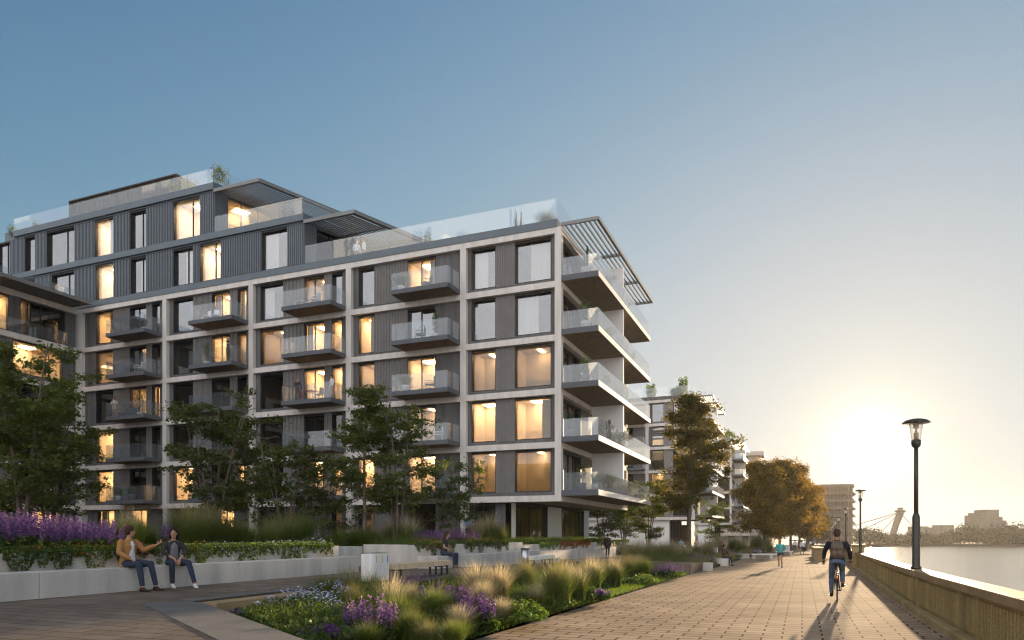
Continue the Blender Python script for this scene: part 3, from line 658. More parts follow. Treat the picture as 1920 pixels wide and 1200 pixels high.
def left_wing():
    xw = xat(150, YF)-.25; y1 = YF-.02; y0 = 8.0
    B = empty('apartment_wing', (xw, y1, 0), label='left wing of the apartment block coming forward behind the dark trees', cat='building')
    fw = Face((xw-.32, 0), (0, 1), (1, 0)); g = MB(); c = Multi(); r = Multi()
    for k in range(6):
        z = zfl(k); g.box((xw-.42, y0, z-BH-.06), (xw, y1, z-.001))
    g.build('stone_grid', M['stone'], B)
    Y = lambda u: yat(u, xw-.3)
    for k in range(5):
        z0, z1 = zfl(k), zfl(k+1)-BH-.06
        if k < 4:
            fw.box(c.new(), Y(118), y1, -.3, 0, z0, z1); fw.box(c.new(), Y(24), Y(118), -.3, 0, z0, z0+.3); fw.ribs(r.new(), Y(-40), Y(24), z0, z1, 0); fw.box(c.new(), Y(-40), Y(24), -.3, -.003, z0, z1)
            window(fw, B, Y(24), Y(118), z0+.3, z1, ('off', 'off', 'off', 'lit')[k], [Y(60)] if k < 3 else [Y(95)], 'dark_glass')
        else:
            window(fw, B, Y(-30), Y(17), z0+.1, z1, 'lit', [], 'dark_glass'); fw.box(c.new(), Y(17), Y(38), -.3, -.0, z0, z1)
            window(fw, B, Y(38), Y(57), z0+.1, z1, 'lit', [], 'dark_glass'); window(fw, B, Y(57.1), Y(122), z0+.1, z1, 'off', [Y(80)], 'dark_glass'); fw.box(c.new(), Y(122), y1, -.3, 0, z0, z1)
            railing(B, [(xw+.02, Y(-60)), (xw+.02, Y(136))], z0, 1.15, 'rail_glass', 1.8, 'loggia_railing')
    fw.box(c.new(), y0, Y(-40), -.3, 0, ZB, zfl(5)-.2)
    window(fw, B, Y(60), Y(110), .9, ZB-BH-.1, 'lit', [Y(85)], 'dark_glass'); fw.box(c.new(), y0, Y(60), -.3, 0, .9, ZB-.46); fw.box(c.new(), Y(110), y1, -.3, 0, .9, ZB-.46)
    MB().box((xw-1.2, YF+.03, .5), (xw+.12, YF+3.3, zfl(5)-.1)).build('corner_pier', M['concrete'], B)
    c.build('infill_panel', M['dark_panel'], B); r.build('ribbed_cladding', M['rib_panel'], B)
    MB().box((xw-8, y0, .5), (xw-3.2, y1, zfl(5)-.2)).build('core', M['dark_panel'], B)
    zc = zfl(5); k = MB(); k.box((xw-4, y0, zc+.003), (xw+2.3, y0+.2, zc+.3)); k.box((xw+2.1, y0+.2, zc+.003), (xw+2.3, y1-.35, zc+.28))
    k.box((xw-4, y0+.2, zc+.10), (xw+2.09, y1-.35, zc+.26))
    for i in range(8): k.box((xw+.05+i*.25, y0+.2, zc+.04), (xw+.15+i*.25, y1-.36, zc+.097))
    k.build('canopy', M['louver'], B)
    railing(B, [(xw+.3, y0), (xw+.3, YF-.5)], zc+.3, 1.2, 'rail_glass', 2.4, 'roof_railing')
left_wing()

def far_block(y0, label, nb=2, lit=None):
    B = empty('apartment_building', (XC, y0, 0), label=label, cat='building', group='far apartment blocks in a row along the river')
    fc = Face((0, y0+.32), (1, 0), (0, -1)); g = MB(); c = Multi(); r = Multi()
    xs = [XC-6.95, XC-16.2, XC-25.2][:nb]; xl = xs[-1]-.3
    for k in range(6):
        g.box((xl, y0, zfl(k)-BH), (XC, y0+.42, zfl(k)))
        if k < 5:
            for x in xs: g.box((x-.22, y0+.004, zfl(k)), (x+.22, y0+.4, zfl(k+1)-BH))
            g.box((XC-.44, y0+.004, zfl(k)), (XC, y0+.42, zfl(k+1)-BH))
    g.build('stone_grid', M['stone'], B)
    s5 = [(k, a-XC*0, b) for k, a, b in bayx(5)]; off = 0
    for k in range(5):
        z0, z1 = zfl(k), zfl(k+1)-BH
        for bi in range(nb):
            base = [(kd, a, b) for kd, a, b in (bayx(5) if bi == 0 else bayx(4 if bi == 1 else 3))]
            sh = (XC if bi == 0 else xs[bi-1])-base[-1][2]
            for kd, a0, a1 in base:
                a0 += sh; a1 += sh
                if a0 < xl: continue
                if kd in 'c': fc.box(c.new(), a0, a1, -.3, 0, z0, z1)
                elif kd == 'r': fc.box(r.new(), a0, a1, -.3, .02, z0, z1)
                else: fc.box(c.new(), a0, a1, -.3, 0, z0, z0+.25); window(fc, B, a0, a1, z0+.25, z1, rg.choice(['off', 'curtain', 'dim', 'off']) if k > 0 else 'off', (), 'window_glass' if k > 2 else 'dark_glass', simple=True)
            if bi > 0:
                ff = Face((0, y0), (1, 0), (0, -1)); balcony(ff, B, xs[bi-1]-4.6, xs[bi-1]-.24, z0, 1.75)
    c.build('infill_panel', M['dark_panel'], B); r.build('ribbed_cladding', M['rib_panel'], B)
    xg = XC-3.8; YE = y0+18.7; zb = -.9
    gw = Multi(); gw.box((xl, y0+.55, zb), (xg, y0+.9, ZB-BH)); gw.box((xg-.3, y0+.9, zb), (xg, YE-8, ZB-BH)); gw.build('ground_floor_wall', M['white_paint'], B)
    fs = Face((xg+.32, 0), (0, 1), (1, 0))
    for i in range(3): window(fs, B, y0+1.6+i*3.2, y0+3.9+i*3.2, zb+.1, ZB-BH-.02, 'lit' if i < 2 else 'off', (), 'dark_glass', dep=.32, simple=True)
    fg = Face((0, y0+.55+.02), (1, 0), (0, -1))
    for i in range(2): window(fg, B, xg-3.2-i*4, xg-1.2-i*4, zb+.1, ZB-BH-.02, 'off', (), 'dark_glass', dep=.31, simple=True)
    MB().box((xl, y0+3.2, zb), (XC-7, YE+.1, ZB)).box((xl, y0+3.2, ZB), (XC-3.2, YE-.1, zfl(5)-.1)).box((xl, y0+.43, zfl(5)-.1), (XC-.3, YE, zfl(5)+.3)).build('core', M['dark_panel'], B)
    MB().box((xg-1, y0+.43, ZB-.30), (XC-.41, YE, ZB-.02)).build('overhang_soffit', M['soffit'], B)
    zr = zfl(5)+.49
    mb = MB(); mb.box((xl, y0-.05, zfl(5)+.003), (XC-.25, y0+.3, zr)); mb.box((XC-.28, y0+.303, zfl(5)+.003), (XC-.25, YE-1, zr)); mb.build('parapet_band', M['dark_panel'], B)
    railing(B, [(xl, y0+.02), (XC-.3, y0+.02), (XC-.3, y0+9)], zr, 1.35, 'rail_glass', 2.6, 'roof_railing')
    corner_end(B, y0, XC, 18.7, 5, False, ('off',)*5)
    MB().box((XC-.41-6, YE-.2, ZB), (XC-.41, YE, zfl(5)-.02)).build('rear_wall', M['concrete'], B)
    return B
far_block(104.7, 'second apartment block, with long white balconies behind the big promenade tree', 3)
far_block(162.5, 'third apartment block, smaller with pergola, seen just left of the golden grove', 1)
# fourth: pale block with rounded balconies
def round_block():
    B = empty('rounded_tower', (-13, 218, 0), label='pale beige apartment tower with rounded stacked balconies beyond the third block', cat='building')
    b = MB(); d = MB(); x0, x1, y0 = -30, -10.3, 218.0; w_ = MB()
    for k in range(8):
        z = -1+k*3.35
        w_.box((x0, y0+1.6, z), (x1-1.4, y0+16, z+2.2))
        pts = [(x0, y0), (x1-2.4, y0)]+[(x1-2.4+2.4*math.sin(a), y0+2.4-2.4*math.cos(a)) for a in np.linspace(.2, math.pi/2, 7)]+[(x1, y0+9), (x1-1.4, y0+9), (x1-1.4, y0+16), (x0, y0+16)]
        b.prism(pts, z+2.2, z+3.35)
        for i in range(3): d.box((x1-6-i*4, y0+1.5, z+.1), (x1-4.4-i*4, y0+1.6, z+2.1))
        for i in range(3): d.box((x1-1.4, y0+3+i*3.5, z+.1), (x1-1.3, y0+5+i*3.5, z+2.1))
    w_.build('wall', M['beige'], B); b.build('balcony_bands', M['beige'], B); d.build('window_bands', M['soffit'], B)
round_block()
# distant curved office block
def curved_office():
    u0, u1, Y = 1508, 1604, 380.0
    xa, xb = xat(u0, Y), xat(u1, Y); W = xb-xa; zt = zat(908, (xa+xb)/2, Y)
    B = empty('curved_office', (xa, Y, 0), label='distant curved office building with projecting floor ledges below the sun glare', cat='building')
    def pl(e): return [(xa-e, Y-e), (xb-6, Y-e)]+[(xb-6+(6+e)*math.sin(a), Y+6-(6+e)*math.cos(a)) for a in np.linspace(.2, math.pi/2, 8)]+[(xb+e, Y+22), (xa-e, Y+22)]
    a = MB(); b = MB(); g = MB(); n = 7; h = (zt+3)/ (n+1)
    for k in range(n+1):
        z = -4+h*k+1
        g.prism(pl(-.9), z, z+h*.62-.01); b.prism(pl(.6 if k < n else .0), z+h*.62, z+h*.78); a.prism(pl(-.2), z+h*.785, z+h)
        for i in range(14): b.box((xa+W*i/14, Y+.4, z+.05), (xa+W*i/14+.5, Y+.88, z+h*.6))
    g.build('glazing', M['soffit'], B); b.build('floor_ledges', M['office'], B); a.build('spandrels', M['office'], B)
curved_office()
# ================================================================== WATER AND FAR BANK
def at_t(u, t): d = ray(u); return (d[0]*t, d[1]*t)
m, t_, b_ = _nt('water'); tcn = N(t_, 'ShaderNodeTexCoord'); mp = N(t_, 'ShaderNodeMapping'); mp.inputs['Scale'].default_value = (.5, 1.1, 1); mp.inputs['Rotation'].default_value = (0, 0, .3)
t_.links.new(tcn.outputs['Object'], mp.inputs[0]); nn = N(t_, 'ShaderNodeTexNoise'); nn.inputs['Scale'].default_value = .8; nn.inputs['Detail'].default_value = 8; nn.inputs['Roughness'].default_value = .6
t_.links.new(mp.outputs[0], nn.inputs[0]); bp = N(t_, 'ShaderNodeBump'); bp.inputs['Strength'].default_value = 1.0; bp.inputs['Distance'].default_value = .12
t_.links.new(nn.outputs[0], bp.inputs['Height']); t_.links.new(bp.outputs[0], b_.inputs['Normal'])
b_.inputs['Base Color'].default_value = (.42, .39, .32, 1); b_.inputs['Roughness'].default_value = .07; b_.inputs['IOR'].default_value = 1.6
mb = MB(); mb.quad((2.0, -60, -5), (880, -60, -5), (880, 1240, -5), (2.0, 1240, -5)); tag(mb.build('river', M['water']), kind='structure')
leafmat('far_leaf', (.020, .028, .012), (.04, .045, .02), .05)
pts = [at_t(u, 399) for u in (1560, 1650, 1800, 1950, 2200, 2600)]; far = [at_t(u, 900) for u in (2600, 2200, 1950, 1650, 1540)]
MB().prism(pts+far, -7, -4.2).build('far_bank', M['soil'])['kind'] = 'structure'
# ================================================================== FOLIAGE
def np_mesh(name, V, F, mats, mi=None, smooth=False):
    me = bpy.data.meshes.new(name); V = np.asarray(V, dtype=np.float32); F = np.asarray(F, dtype=np.int32); k = F.shape[1]
    me.vertices.add(len(V)); me.vertices.foreach_set('co', V.ravel()); me.loops.add(F.size); me.loops.foreach_set('vertex_index', F.ravel())
    me.polygons.add(len(F)); me.polygons.foreach_set('loop_start', np.arange(0, F.size, k, dtype=np.int32)); me.polygons.foreach_set('loop_total', np.full(len(F), k, dtype=np.int32))
    for m in mats: me.materials.append(m)
    if mi is not None: me.polygons.foreach_set('material_index', np.asarray(mi, dtype=np.int32))
    me.update(calc_edges=True); me.validate(); return me
def leaf_quads(C, size, rs, flat=.55, el=1.5):
    """one rhombic leaf per centre"""
    n = len(C); C = np.asarray(C); nrm = rs.normal(size=(n, 3)); nrm[:, 2] = np.abs(nrm[:, 2])+flat; nrm /= np.linalg.norm(nrm, axis=1)[:, None]
    a = rs.normal(size=(n, 3)); a -= nrm*(a*nrm).sum(1)[:, None]; a /= np.linalg.norm(a, axis=1)[:, None]; b = np.cross(nrm, a)
    s = (size*rs.uniform(.6, 1.3, n))[:, None]
    V = np.stack([C-a*s*el*.5, C+b*s*.4+nrm*s*.12, C+a*s*el*.5, C-b*s*.4+nrm*s*.12], 1).reshape(-1, 3)
    return V, np.arange(4*n).reshape(n, 4)
def obj_np(name, me, parent=None):
    o = bpy.data.objects.new(name, me); COL.objects.link(o)
    if parent is not None: link_child(o, parent); WLOC[o] = WLOC.get(parent, Vector())
    return o
def make_tree(name, seed, H, stems=3, spread=.45, cb=.28, W=.32, ncl=170, per=45, leaf=.13, mats=('bark', 'leaf_dark'), clr=.5, trunk=.09, top=.25, vz=.24, br_=26):
    rs = np.random.RandomState(seed); rr = random.Random(seed); t = empty(name); tm = MB(); cl = []
    def env(h):                                        # crown half width at relative height
        q = (h-cb)/(1-cb); return 0 if q < 0 or q > 1 else W*H*math.sqrt(max(.05, 1-((q-.40)/.61)**2))*(.8+.35*top)
    for s in range(stems):
        a = 2*math.pi*s/stems+rr.uniform(-.5, .5); lean = spread*rr.uniform(.5, 1)*(1 if stems > 1 else .12); hh = H*(rr.uniform(.8, .96) if stems > 1 else .96)
        P = []; n = 9; wob = rr.uniform(0, 6)
        for i in range(n+1):
            q = i/n; r = lean*H*.45*q**1.3+.05*stems*.3; P.append(Vector((math.cos(a)*r+.12*math.sin(wob+q*5)*q, math.sin(a)*r+.12*math.cos(wob*2+q*4)*q, hh*q)))
        R = [trunk*(1-.9*(i/n))*(1 if stems == 1 else .75)+.008 for i in range(n+1)]; R[0] *= 1.35; tm.tube(P, R, 8)
        nb = int(br_/max(1, stems*.55))
        for j in range(nb):
            q = cb*.85+(1-cb*.85)*(j+rr.random())/nb; k = min(int(q*n), n-1); base = P[k].lerp(P[k+1], q*n-k)
            az = rr.uniform(0, 2*math.pi); L = env(min(.98, max(q+.08, cb+.05)))*rr.uniform(.55, 1.15)
            if L < .25: L = .25
            d = Vector((math.cos(az), math.sin(az), rr.uniform(.25, .8)*(1.2-q*.5))).normalized()
            Q = [base]; c = base.copy(); dd = d.copy()
            for i in range(5):
                dd = (dd+Vector((rr.uniform(-.2, .2), rr.uniform(-.2, .2), rr.uniform(-.22, .06)))).normalized(); c = c+dd*L/5; Q.append(c.copy())
            br = max(.012, R[k]*.45); tm.tube(Q, [br*(1-.16*i) for i in range(6)], 5)
            for i in range(2, 6):
                cl.append((Q[i], clr*rr.uniform(.5, 1.0)))
                for _ in range(2):
                    o = Vector((rr.uniform(-1, 1), rr.uniform(-1, 1), rr.uniform(-.15, .45)))*clr*1.1; e = Q[i]+o
                    if i > 2: tm.tube([Q[i], Q[i]+o*.5+Vector((0, 0, .04)), e], [.012, .009, .005], 4, False)
                    cl.append((e, clr*rr.uniform(.4, .9)))
        cl.append((P[-1], clr*.7))
    rr.shuffle(cl); cl = cl[:ncl]; C = []
    for c, r in cl:
        m = max(8, int(per*(r/clr)**1.5*1.6)); g = rs.normal(size=(m, 3))*[r*.48, r*.48, r*vz]; C.append(np.array(c)+g)
    C = np.concatenate(C); V, F = leaf_quads(C, leaf, rs, .5)
    tm.build('trunk', M[mats[0]], t, True); obj_np('crown', np_mesh('crown', V, F, [M[mats[1]]]), t)
    return t
TREES = {}
def put_tree(src, u, y, H, z, label, first=True, rz=0, group=None, Hs=None, cat='tree'):
    sc = H/Hs if Hs else 1
    o = place(src, (xat(u, y), y, z), rz, sc, label, group, first); o['category'] = cat; return o
tA = make_tree('maple_tree', 11, 8.2, 4, .55, .22, .34, 300, 40, .13, ('bark', 'leaf_dark'), .58, .11)
tB = make_tree('maple_tree', 23, 7.0, 5, .50, .25, .33, 210, 34, .115, ('bark', 'leaf_dark'), .48, .085)
tC = make_tree('maple_tree', 31, 6.6, 1, .3, .28, .26, 150, 38, .115, ('bark', 'leaf_dark'), .46, .085)
tD = make_tree('shrub_tree', 47, 4.9, 6, .62, .12, .42, 140, 30, .115, ('bark', 'leaf_dark'), .42, .05)
tE = make_tree('wispy_tree', 53, 4.3, 4, .7, .25, .42, 150, 26, .10, ('bark', 'leaf_mid'), .34, .04)
tF = make_tree('plane_tree', 61, 10.9, 1, .3, .33, .29, 470, 44, .14, ('bark_dark', 'leaf_gold'), .58, .17, .25, .40, 54)
tG = make_tree('linden_tree', 77, 10.5, 1, .3, .24, .36, 640, 52, .19, ('bark_dark', 'leaf_amber'), .85, .17, .25, .45, 50)
ZG = 1.1
put_tree(tA, 42, 18.5, 8.2, ZG, 'large dark leafy maple at the left edge behind the purple flowers')
put_tree(tA, 95, 22, 7.4, ZG, 'dark maple with thin stems just right of the big left edge tree', False, 2.1, None, 8.2)
put_tree(tA, -60, 21, 8.4, ZG, 'dark maple crown half cut by the left picture edge', False, 4.1, None, 8.2)
put_tree(tB, 400, 23, 7.0, ZG, 'multi-stemmed maple behind the talking couple')
put_tree(tC, 460, 26, 6.1, ZG, 'slim maple just right of the multi-stemmed maple behind the couple', False, 3.0, None, 6.6)
put_tree(tD, 535, 24, 4.9, ZG, 'low spreading shrub tree with many stems above the end of the near planter')
put_tree(tD, 600, 26, 4.7, ZG, 'second low shrub tree, close to the slender straight maple', False, 2.0, None, 4.9)
put_tree(tC, 683, 24.5, 6.6, ZG, 'slender straight trunked maple behind the recycling bins')
put_tree(tB, 745, 25.5, 6.5, 1.0, 'vase shaped maple in front of the third balcony column', False, 1.3, None, 7.0)
put_tree(tE, 850, 29, 4.4, 1.0, 'wispy light green tree in front of the corner bay')
put_tree(tF, 1291, 58, 13.3, -.4, 'tall backlit golden green tree in the second bed of the promenade', True, 0, None, 10.9)
put_tree(tA, 1128, 66, 7.0, 0, 'dark tree behind the far corner of the near building, leftmost of three', False, .5, None, 8.2)
put_tree(tA, 1170, 70, 7.0, 0, 'dark tree behind the far corner of the near building, middle of three', False, 1.9, None, 8.2)
put_tree(tA, 1216, 62, 6.6, 0, 'dark layered tree directly left of the tall golden green tree', False, 3.3, None, 8.2)
put_tree(tB, 1340, 88, 6.6, -.4, 'small dark tree in front of the second apartment block', False, 2.9, None, 7.0)
gl = ['golden brown tree at the near left end of the promenade grove', 'golden brown tree second along the promenade grove', 'golden brown tree third along the promenade grove', 'golden brown tree fourth along the grove, before the curved office',
      'hazy brown tree near the far end of the grove', 'last hazy tree where the promenade meets the curved office']
for i, (u, y, H, vt) in enumerate([(1432, 84, 10.2, 895), (1462, 104, 12.3, 885), (1483, 122, 13.5, 0), (1499, 150, 14.0, 0), (1512, 185, 14, 0), (1523, 235, 15, 0)]):
    put_tree(tG, u, y, H, gz(y)+.0, gl[i], i == 0, i*1.7, 'golden trees of the promenade grove', 10.5)
for i, (u, y, H) in enumerate([(1500, 300, 15), (1516, 310, 14), (1532, 320, 13), (1543, 330, 11)]):
    put_tree(tG, u, y, H, -2.5, ['dim tree closing the far promenade, leftmost of four', 'dim tree closing the far promenade, second of four', 'dim tree closing the far promenade, third of four', 'dim low tree closing the far promenade beside the river wall'][i], False, i*2.3, 'dim trees closing the promenade', 10.5)
# wood on the far bank, one mass
rs = np.random.RandomState(3); C = []
for i in range(520):
    u = rs.uniform(1575, 2150); dpt = rs.uniform(0, 60); x, y = at_t(u, 405+dpt)
    hh = (5.2+1.8*math.sin(u*.021)+1.6*math.sin(u*.07+1)+(1.6 if u > 1790 else 0)+dpt*.04)*rs.uniform(.8, 1.1)
    c = np.array((x, y, -4+hh*.55)); C.append(c+rs.normal(size=(80, 3))*[3.0, 3.0, hh*.22])
C = np.concatenate(C); C[:, 2] = np.maximum(C[:, 2], -4.3); V, F = leaf_quads(C, 1.2, rs, .4)
tag(obj_np('riverside_wood', np_mesh('riverside_wood', V, F, [M['far_leaf']])), kind='stuff')

# ------------------------------------------------------------------ grasses and flowers
def blades(rs, n, h, spread, lean, w, base=.06, seg=3):
    az = rs.uniform(0, 2*np.pi, n); L = h*rs.uniform(.65, 1.15, n); ln = lean*rs.uniform(.2, 1.2, n); r0 = base*np.sqrt(rs.uniform(0, 1, n)); a0 = rs.uniform(0, 2*np.pi, n)
    d = np.stack([np.cos(az), np.sin(az)], 1); p0 = np.stack([np.cos(a0)*r0, np.sin(a0)*r0], 1)*spread; sd = np.stack([-d[:, 1], d[:, 0]], 1)
    V = []; 
    for i in range(seg+1):
        q = i/seg; out = (ln*L*q**2)[:, None]*d; z = L*(q-.28*ln*q**2.2); ww = w*(1-q*.9)
        for sg in (-1, 1): V.append(np.concatenate([p0+out+sd*sg*ww*.5, z[:, None]], 1))
    V = np.stack(V, 1).reshape(-1, 3); k = 2*(seg+1); b = np.arange(n)[:, None]*k
    F = np.concatenate([b+np.array([[2*i, 2*i+1, 2*i+3, 2*i+2]]) for i in range(seg)]); return V, F
def merge(parts, mats):
    V = []; F = []; I = []; n = 0
    for v, f, i in parts: V.append(v); F.append(f+n); I.append(np.full(len(f), i)); n += len(v)
    return np_mesh('plant', np.concatenate(V), np.concatenate(F), mats, np.concatenate(I))
def clump_mesh(seed, h, kind):
    rs = np.random.RandomState(seed)
    if kind == 'straw': a = blades(rs, 520, h*.75, 1, .7, .014, .10*h*2); b = blades(rs, 620, h*1.05, 1, .6, .012, .08*h*2); ms = ['grass_olive', 'grass_straw']
    elif kind == 'green': a = blades(rs, 1150, h*.9, 1, .85, .016, .14*h*2); b = blades(rs, 110, h*1.15, 1, .4, .008, .10*h*2); ms = ['grass_green', 'grass_olive']
    elif kind == 'olive': a = blades(rs, 800, h*.8, 1, .8, .016, .14*h*2); b = blades(rs, 600, h*1.1, 1, .6, .010, .10*h*2); ms = ['grass_green', 'grass_olive']
    elif kind == 'mix': a = blades(rs, 850, h*.85, 1, .8, .015, .13*h*2); b = blades(rs, 380, h*1.15, 1, .55, .012, .10*h*2); ms = ['grass_green', 'grass_straw']
    return merge([(*a, 0), (*b, 1)], [M[x] for x in ms])
def spikes_mesh(seed, n, rx, ry, h, col='purple', dens=34, leafy='leaf_mid'):
    rs = np.random.RandomState(seed); P = []; 
    fl = []; lf = []; st = []
    for i in range(n):
        r = math.sqrt(rs.uniform(0, 1)); a = rs.uniform(0, 2*np.pi); x, y = r*math.cos(a)*rx, r*math.sin(a)*ry; hh = h*rs.uniform(.72, 1.1)*(1-.22*r*r)
        lx, ly = rs.normal(0, .05, 2)+np.array([x/rx, y/ry])*.12; z = rs.uniform(.45, 1, dens)**.9; w = .020*(1.2-z)/.6+.004
        fl.append(np.stack([x+lx*hh*z+rs.normal(0, 1, dens)*w*.8, y+ly*hh*z+rs.normal(0, 1, dens)*w*.8, z*hh], 1))
        m = 12; z = rs.uniform(.0, .5, m); lf.append(np.stack([x+rs.normal(0, .06, m), y+rs.normal(0, .06, m), z*hh], 1))
    v1, f1 = leaf_quads(np.concatenate(fl), .030, rs, .1, 1.4); v2, f2 = leaf_quads(np.concatenate(lf), .085, rs, .3, 1.7)
    return merge([(v1, f1, 0), (v2, f2, 1)], [M[col], M[leafy]])
def cover_mesh(seed, rx, ry, h, n, leaf, cols, fl=None, nf=0, fs=.03):
    rs = np.random.RandomState(seed); r = np.sqrt(rs.uniform(0, 1, n)); a = rs.uniform(0, 2*np.pi, n); bump = .75+.25*np.sin(a*3+seed)
    z = h*(1-.75*r**2)*bump*rs.uniform(.35, 1, n); C = np.stack([r*np.cos(a)*rx, r*np.sin(a)*ry, z], 1); v, f = leaf_quads(C, leaf, rs, .6); parts = [(v, f, 0)]; ms = [M[cols]]
    if fl:
        r = np.sqrt(rs.uniform(0, 1, nf)); a = rs.uniform(0, 2*np.pi, nf); bump = .75+.25*np.sin(a*3+seed)
        C = np.stack([r*np.cos(a)*rx, r*np.sin(a)*ry, h*(1-.75*r**2)*bump*rs.uniform(.95, 1.2, nf)], 1); v, f = leaf_quads(C, fs, rs, 1.2, 1.1); parts.append((v, f, 1)); ms.append(M[fl])
    return merge(parts, ms)
def trail_mesh(seed, L, drop, flower=None, nf=0, leafc='leaf_mid', dens=420, fsize=.03):
    """plants spilling over a wall edge that runs along local Y; wall face towards +X at x=0, top at z=0"""
    rs = np.random.RandomState(seed); n = int(dens*L); y = rs.uniform(-L/2, L/2, n)
    prof = np.abs(np.sin(y*2.1+seed)*.5+np.sin(y*4.7+seed*2)*.35+np.sin(y*11+seed)*.3); q = rs.uniform(0, 1, n)**1.3; dz = -drop*(.15+prof)*q
    top = rs.uniform(0, 1, n) < .35; x = np.where(top, rs.uniform(-.45, .12, n), .05+rs.uniform(0, .10, n)*(1-q*.5)); z = np.where(top, rs.uniform(0, .14, n), dz+.05)
    v, f = leaf_quads(np.stack([x, y, z], 1), .050, rs, .2, 1.4); parts = [(v, f, 0)]; ms = [M[leafc]]
    if flower:
        m = int(nf*L*.8); y = rs.uniform(-L/2, L/2, m); t = rs.uniform(0, 1, m) < .6; x = np.where(t, rs.uniform(-.3, .18, m), .14); z = np.where(t, rs.uniform(.05, .2, m), -drop*rs.uniform(0, .8, m)*np.abs(np.sin(y*2.1+seed)))
        v, f = leaf_quads(np.stack([x, y, z], 1), fsize, rs, .3, 1.1); parts.append((v, f, 1)); ms.append(M[flower])
    return merge(parts, ms)
def plant(name, me, loc, label, cat, rz=0, sc=1, group=None):
    o = obj_np(name, me); o.location = loc; o.rotation_euler = (0, 0, rz); o.scale = (sc, sc, sc); return tag(o, label, cat, group, 'thing')
CM = {k: [clump_mesh(100+i*7+j, .8, k) for i in range(2)] for j, k in enumerate(('straw', 'green', 'olive', 'mix'))}
def gpos(u, v, z):
    t = FPX*(EYE-z)/(v-HOR); d = ray(u); return d[0]*t, d[1]*t, t
def grass_at(kind, u, vtop, vbase, z, label, i=0, name='ornamental_grass'):
    x, y, t = gpos(u, vbase, z); h = (vbase-vtop)*t/FPX
    kn = {'straw': 'feather_grass', 'green': 'green_grass_tuft', 'olive': 'grass_mound', 'mix': 'seeding_grass'}[kind]
    return plant(kn, CM[kind][i % 2], (x, y, z-.03), label, 'grass tuft', u*.37, h/.70, 'grass tufts in the planted beds')
bz = .12
# --- long bed, hero tufts: (kind, u, v top, v base, label)
HB = [('straw', 905, 1092, 1150, 'golden feather grass leaning over the dark purple salvia'), ('green', 745, 1112, 1178, 'green tuft right behind the pink tipped salvia'), ('straw', 770, 1098, 1146, 'pale plumes between the two purple salvia drifts'), ('olive', 660, 1100, 1150, 'olive grass behind the pink tipped salvia'), ('mix', 1080, 1068, 1122, 'straw topped tuft right of the round fountain grass'), ('green', 530, 1128, 1165, 'small green tuft at the paving strip among the blue asters'),
 ('green', 610, 1078, 1132, 'broad green grass tuft at the left back of the long bed, above the blue asters'),
 ('mix', 655, 1068, 1128, 'green tuft with straw seed heads in front of the recycling bins'),
 ('green', 700, 1075, 1135, 'dense green grass tuft below the wooden bench end'),
 ('mix', 735, 1092, 1160, 'airy tuft with long seed stalks between the asters and the purple salvia'),
 ('straw', 862, 1138, 1192, 'small pale feathery tuft beside the dark purple salvia, lowest of the straw tufts'),
 ('straw', 895, 1062, 1130, 'big wind blown straw feather grass right of the wooden bench'),
 ('straw', 935, 1066, 1128, 'straw feather grass, second of the big pair right of the bench'),
 ('straw', 940, 1122, 1165, 'low sandy feather grass near the lawn edge, mid bed'),
 ('mix', 1003, 1100, 1142, 'short straw topped tuft before the tall green fountain grass'),
 ('olive', 985, 1055, 1108, 'olive grass mound below the steel litter bin'),
 ('olive', 1045, 1058, 1130, 'tall fountain grass mound, the roundest of the long bed'),
 ('straw', 1062, 1060, 1112, 'straw plumes rising behind the round fountain grass'),
 ('mix', 1110, 1052, 1102, 'wide blond grass with drooping plumes, middle right of the bed'),
 ('mix', 1150, 1052, 1098, 'blond drooping grass just left of the small purple flower'),
 ('olive', 1175, 1045, 1084, 'olive grass mound in the narrow right part of the long bed'),
 ('straw', 1190, 1042, 1074, 'thin straw tuft near the far tip of the long bed'),
 ('green', 1205, 1046, 1080, 'green tuft near the far tip of the long bed'),
 ('green', 815, 1100, 1160, 'green tuft between the two dark purple salvia drifts'),
 ('green', 770, 1140, 1196, 'bright low grass at the bottom of the bed below the pink salvia'),
 ('green', 690, 1165, 1215, 'low green grass at the picture bottom left of the pink salvia'),
 ('olive', 800, 1165, 1215, 'olive tuft at the picture bottom beside the lawn edge'),
 ('green', 850, 1158, 1210, 'bright green tuft at the bottom right of the long bed'),
 ('green', 462, 1128, 1150, 'tiny green tuft above the little purple flower at the paving corner')]
for i, (k, u, a, b, l) in enumerate(HB): grass_at(k, u, a, b, bz if u < 1140 else 0, l, i)
def spike_at(u, vtop, vbase, z, wpx, label, col='purple', n=46, seed=1, dy=.8, dens=34):
    x, y, t = gpos(u, vbase, z); h = (vbase-vtop)*t/FPX; rx = wpx*t/FPX/2
    return plant('salvia', spikes_mesh(seed, n, rx, max(rx*dy, .25), h, col, dens), (x, y, z-.02), label, 'flowers', 0, 1, 'purple salvia drifts')
spike_at(453, 1136, 1160, bz, 30, 'small purple flower cushion at the corner of the grey paving strip', n=14, seed=1)
spike_at(597, 1168, 1205, bz, 90, 'purple salvia at the very bottom of the photo, left of the pink tipped one', n=30, seed=2)
spike_at(695, 1115, 1190, bz, 100, 'tall pink tipped salvia in the front of the long bed', 'lilac', 34, 3, dens=18)
spike_at(700, 1122, 1192, bz, 110, 'purple salvia mixed through the pink tipped one', n=40, seed=4)
spike_at(790, 1072, 1118, bz, 75, 'purple salvia drift just below the wooden bench', n=40, seed=5)
spike_at(835, 1092, 1148, bz, 110, 'broad purple salvia drift in the middle of the long bed', n=80, seed=6)
spike_at(895, 1110, 1180, bz, 60, 'dark purple salvia spilling towards the lawn edge', n=44, seed=7)
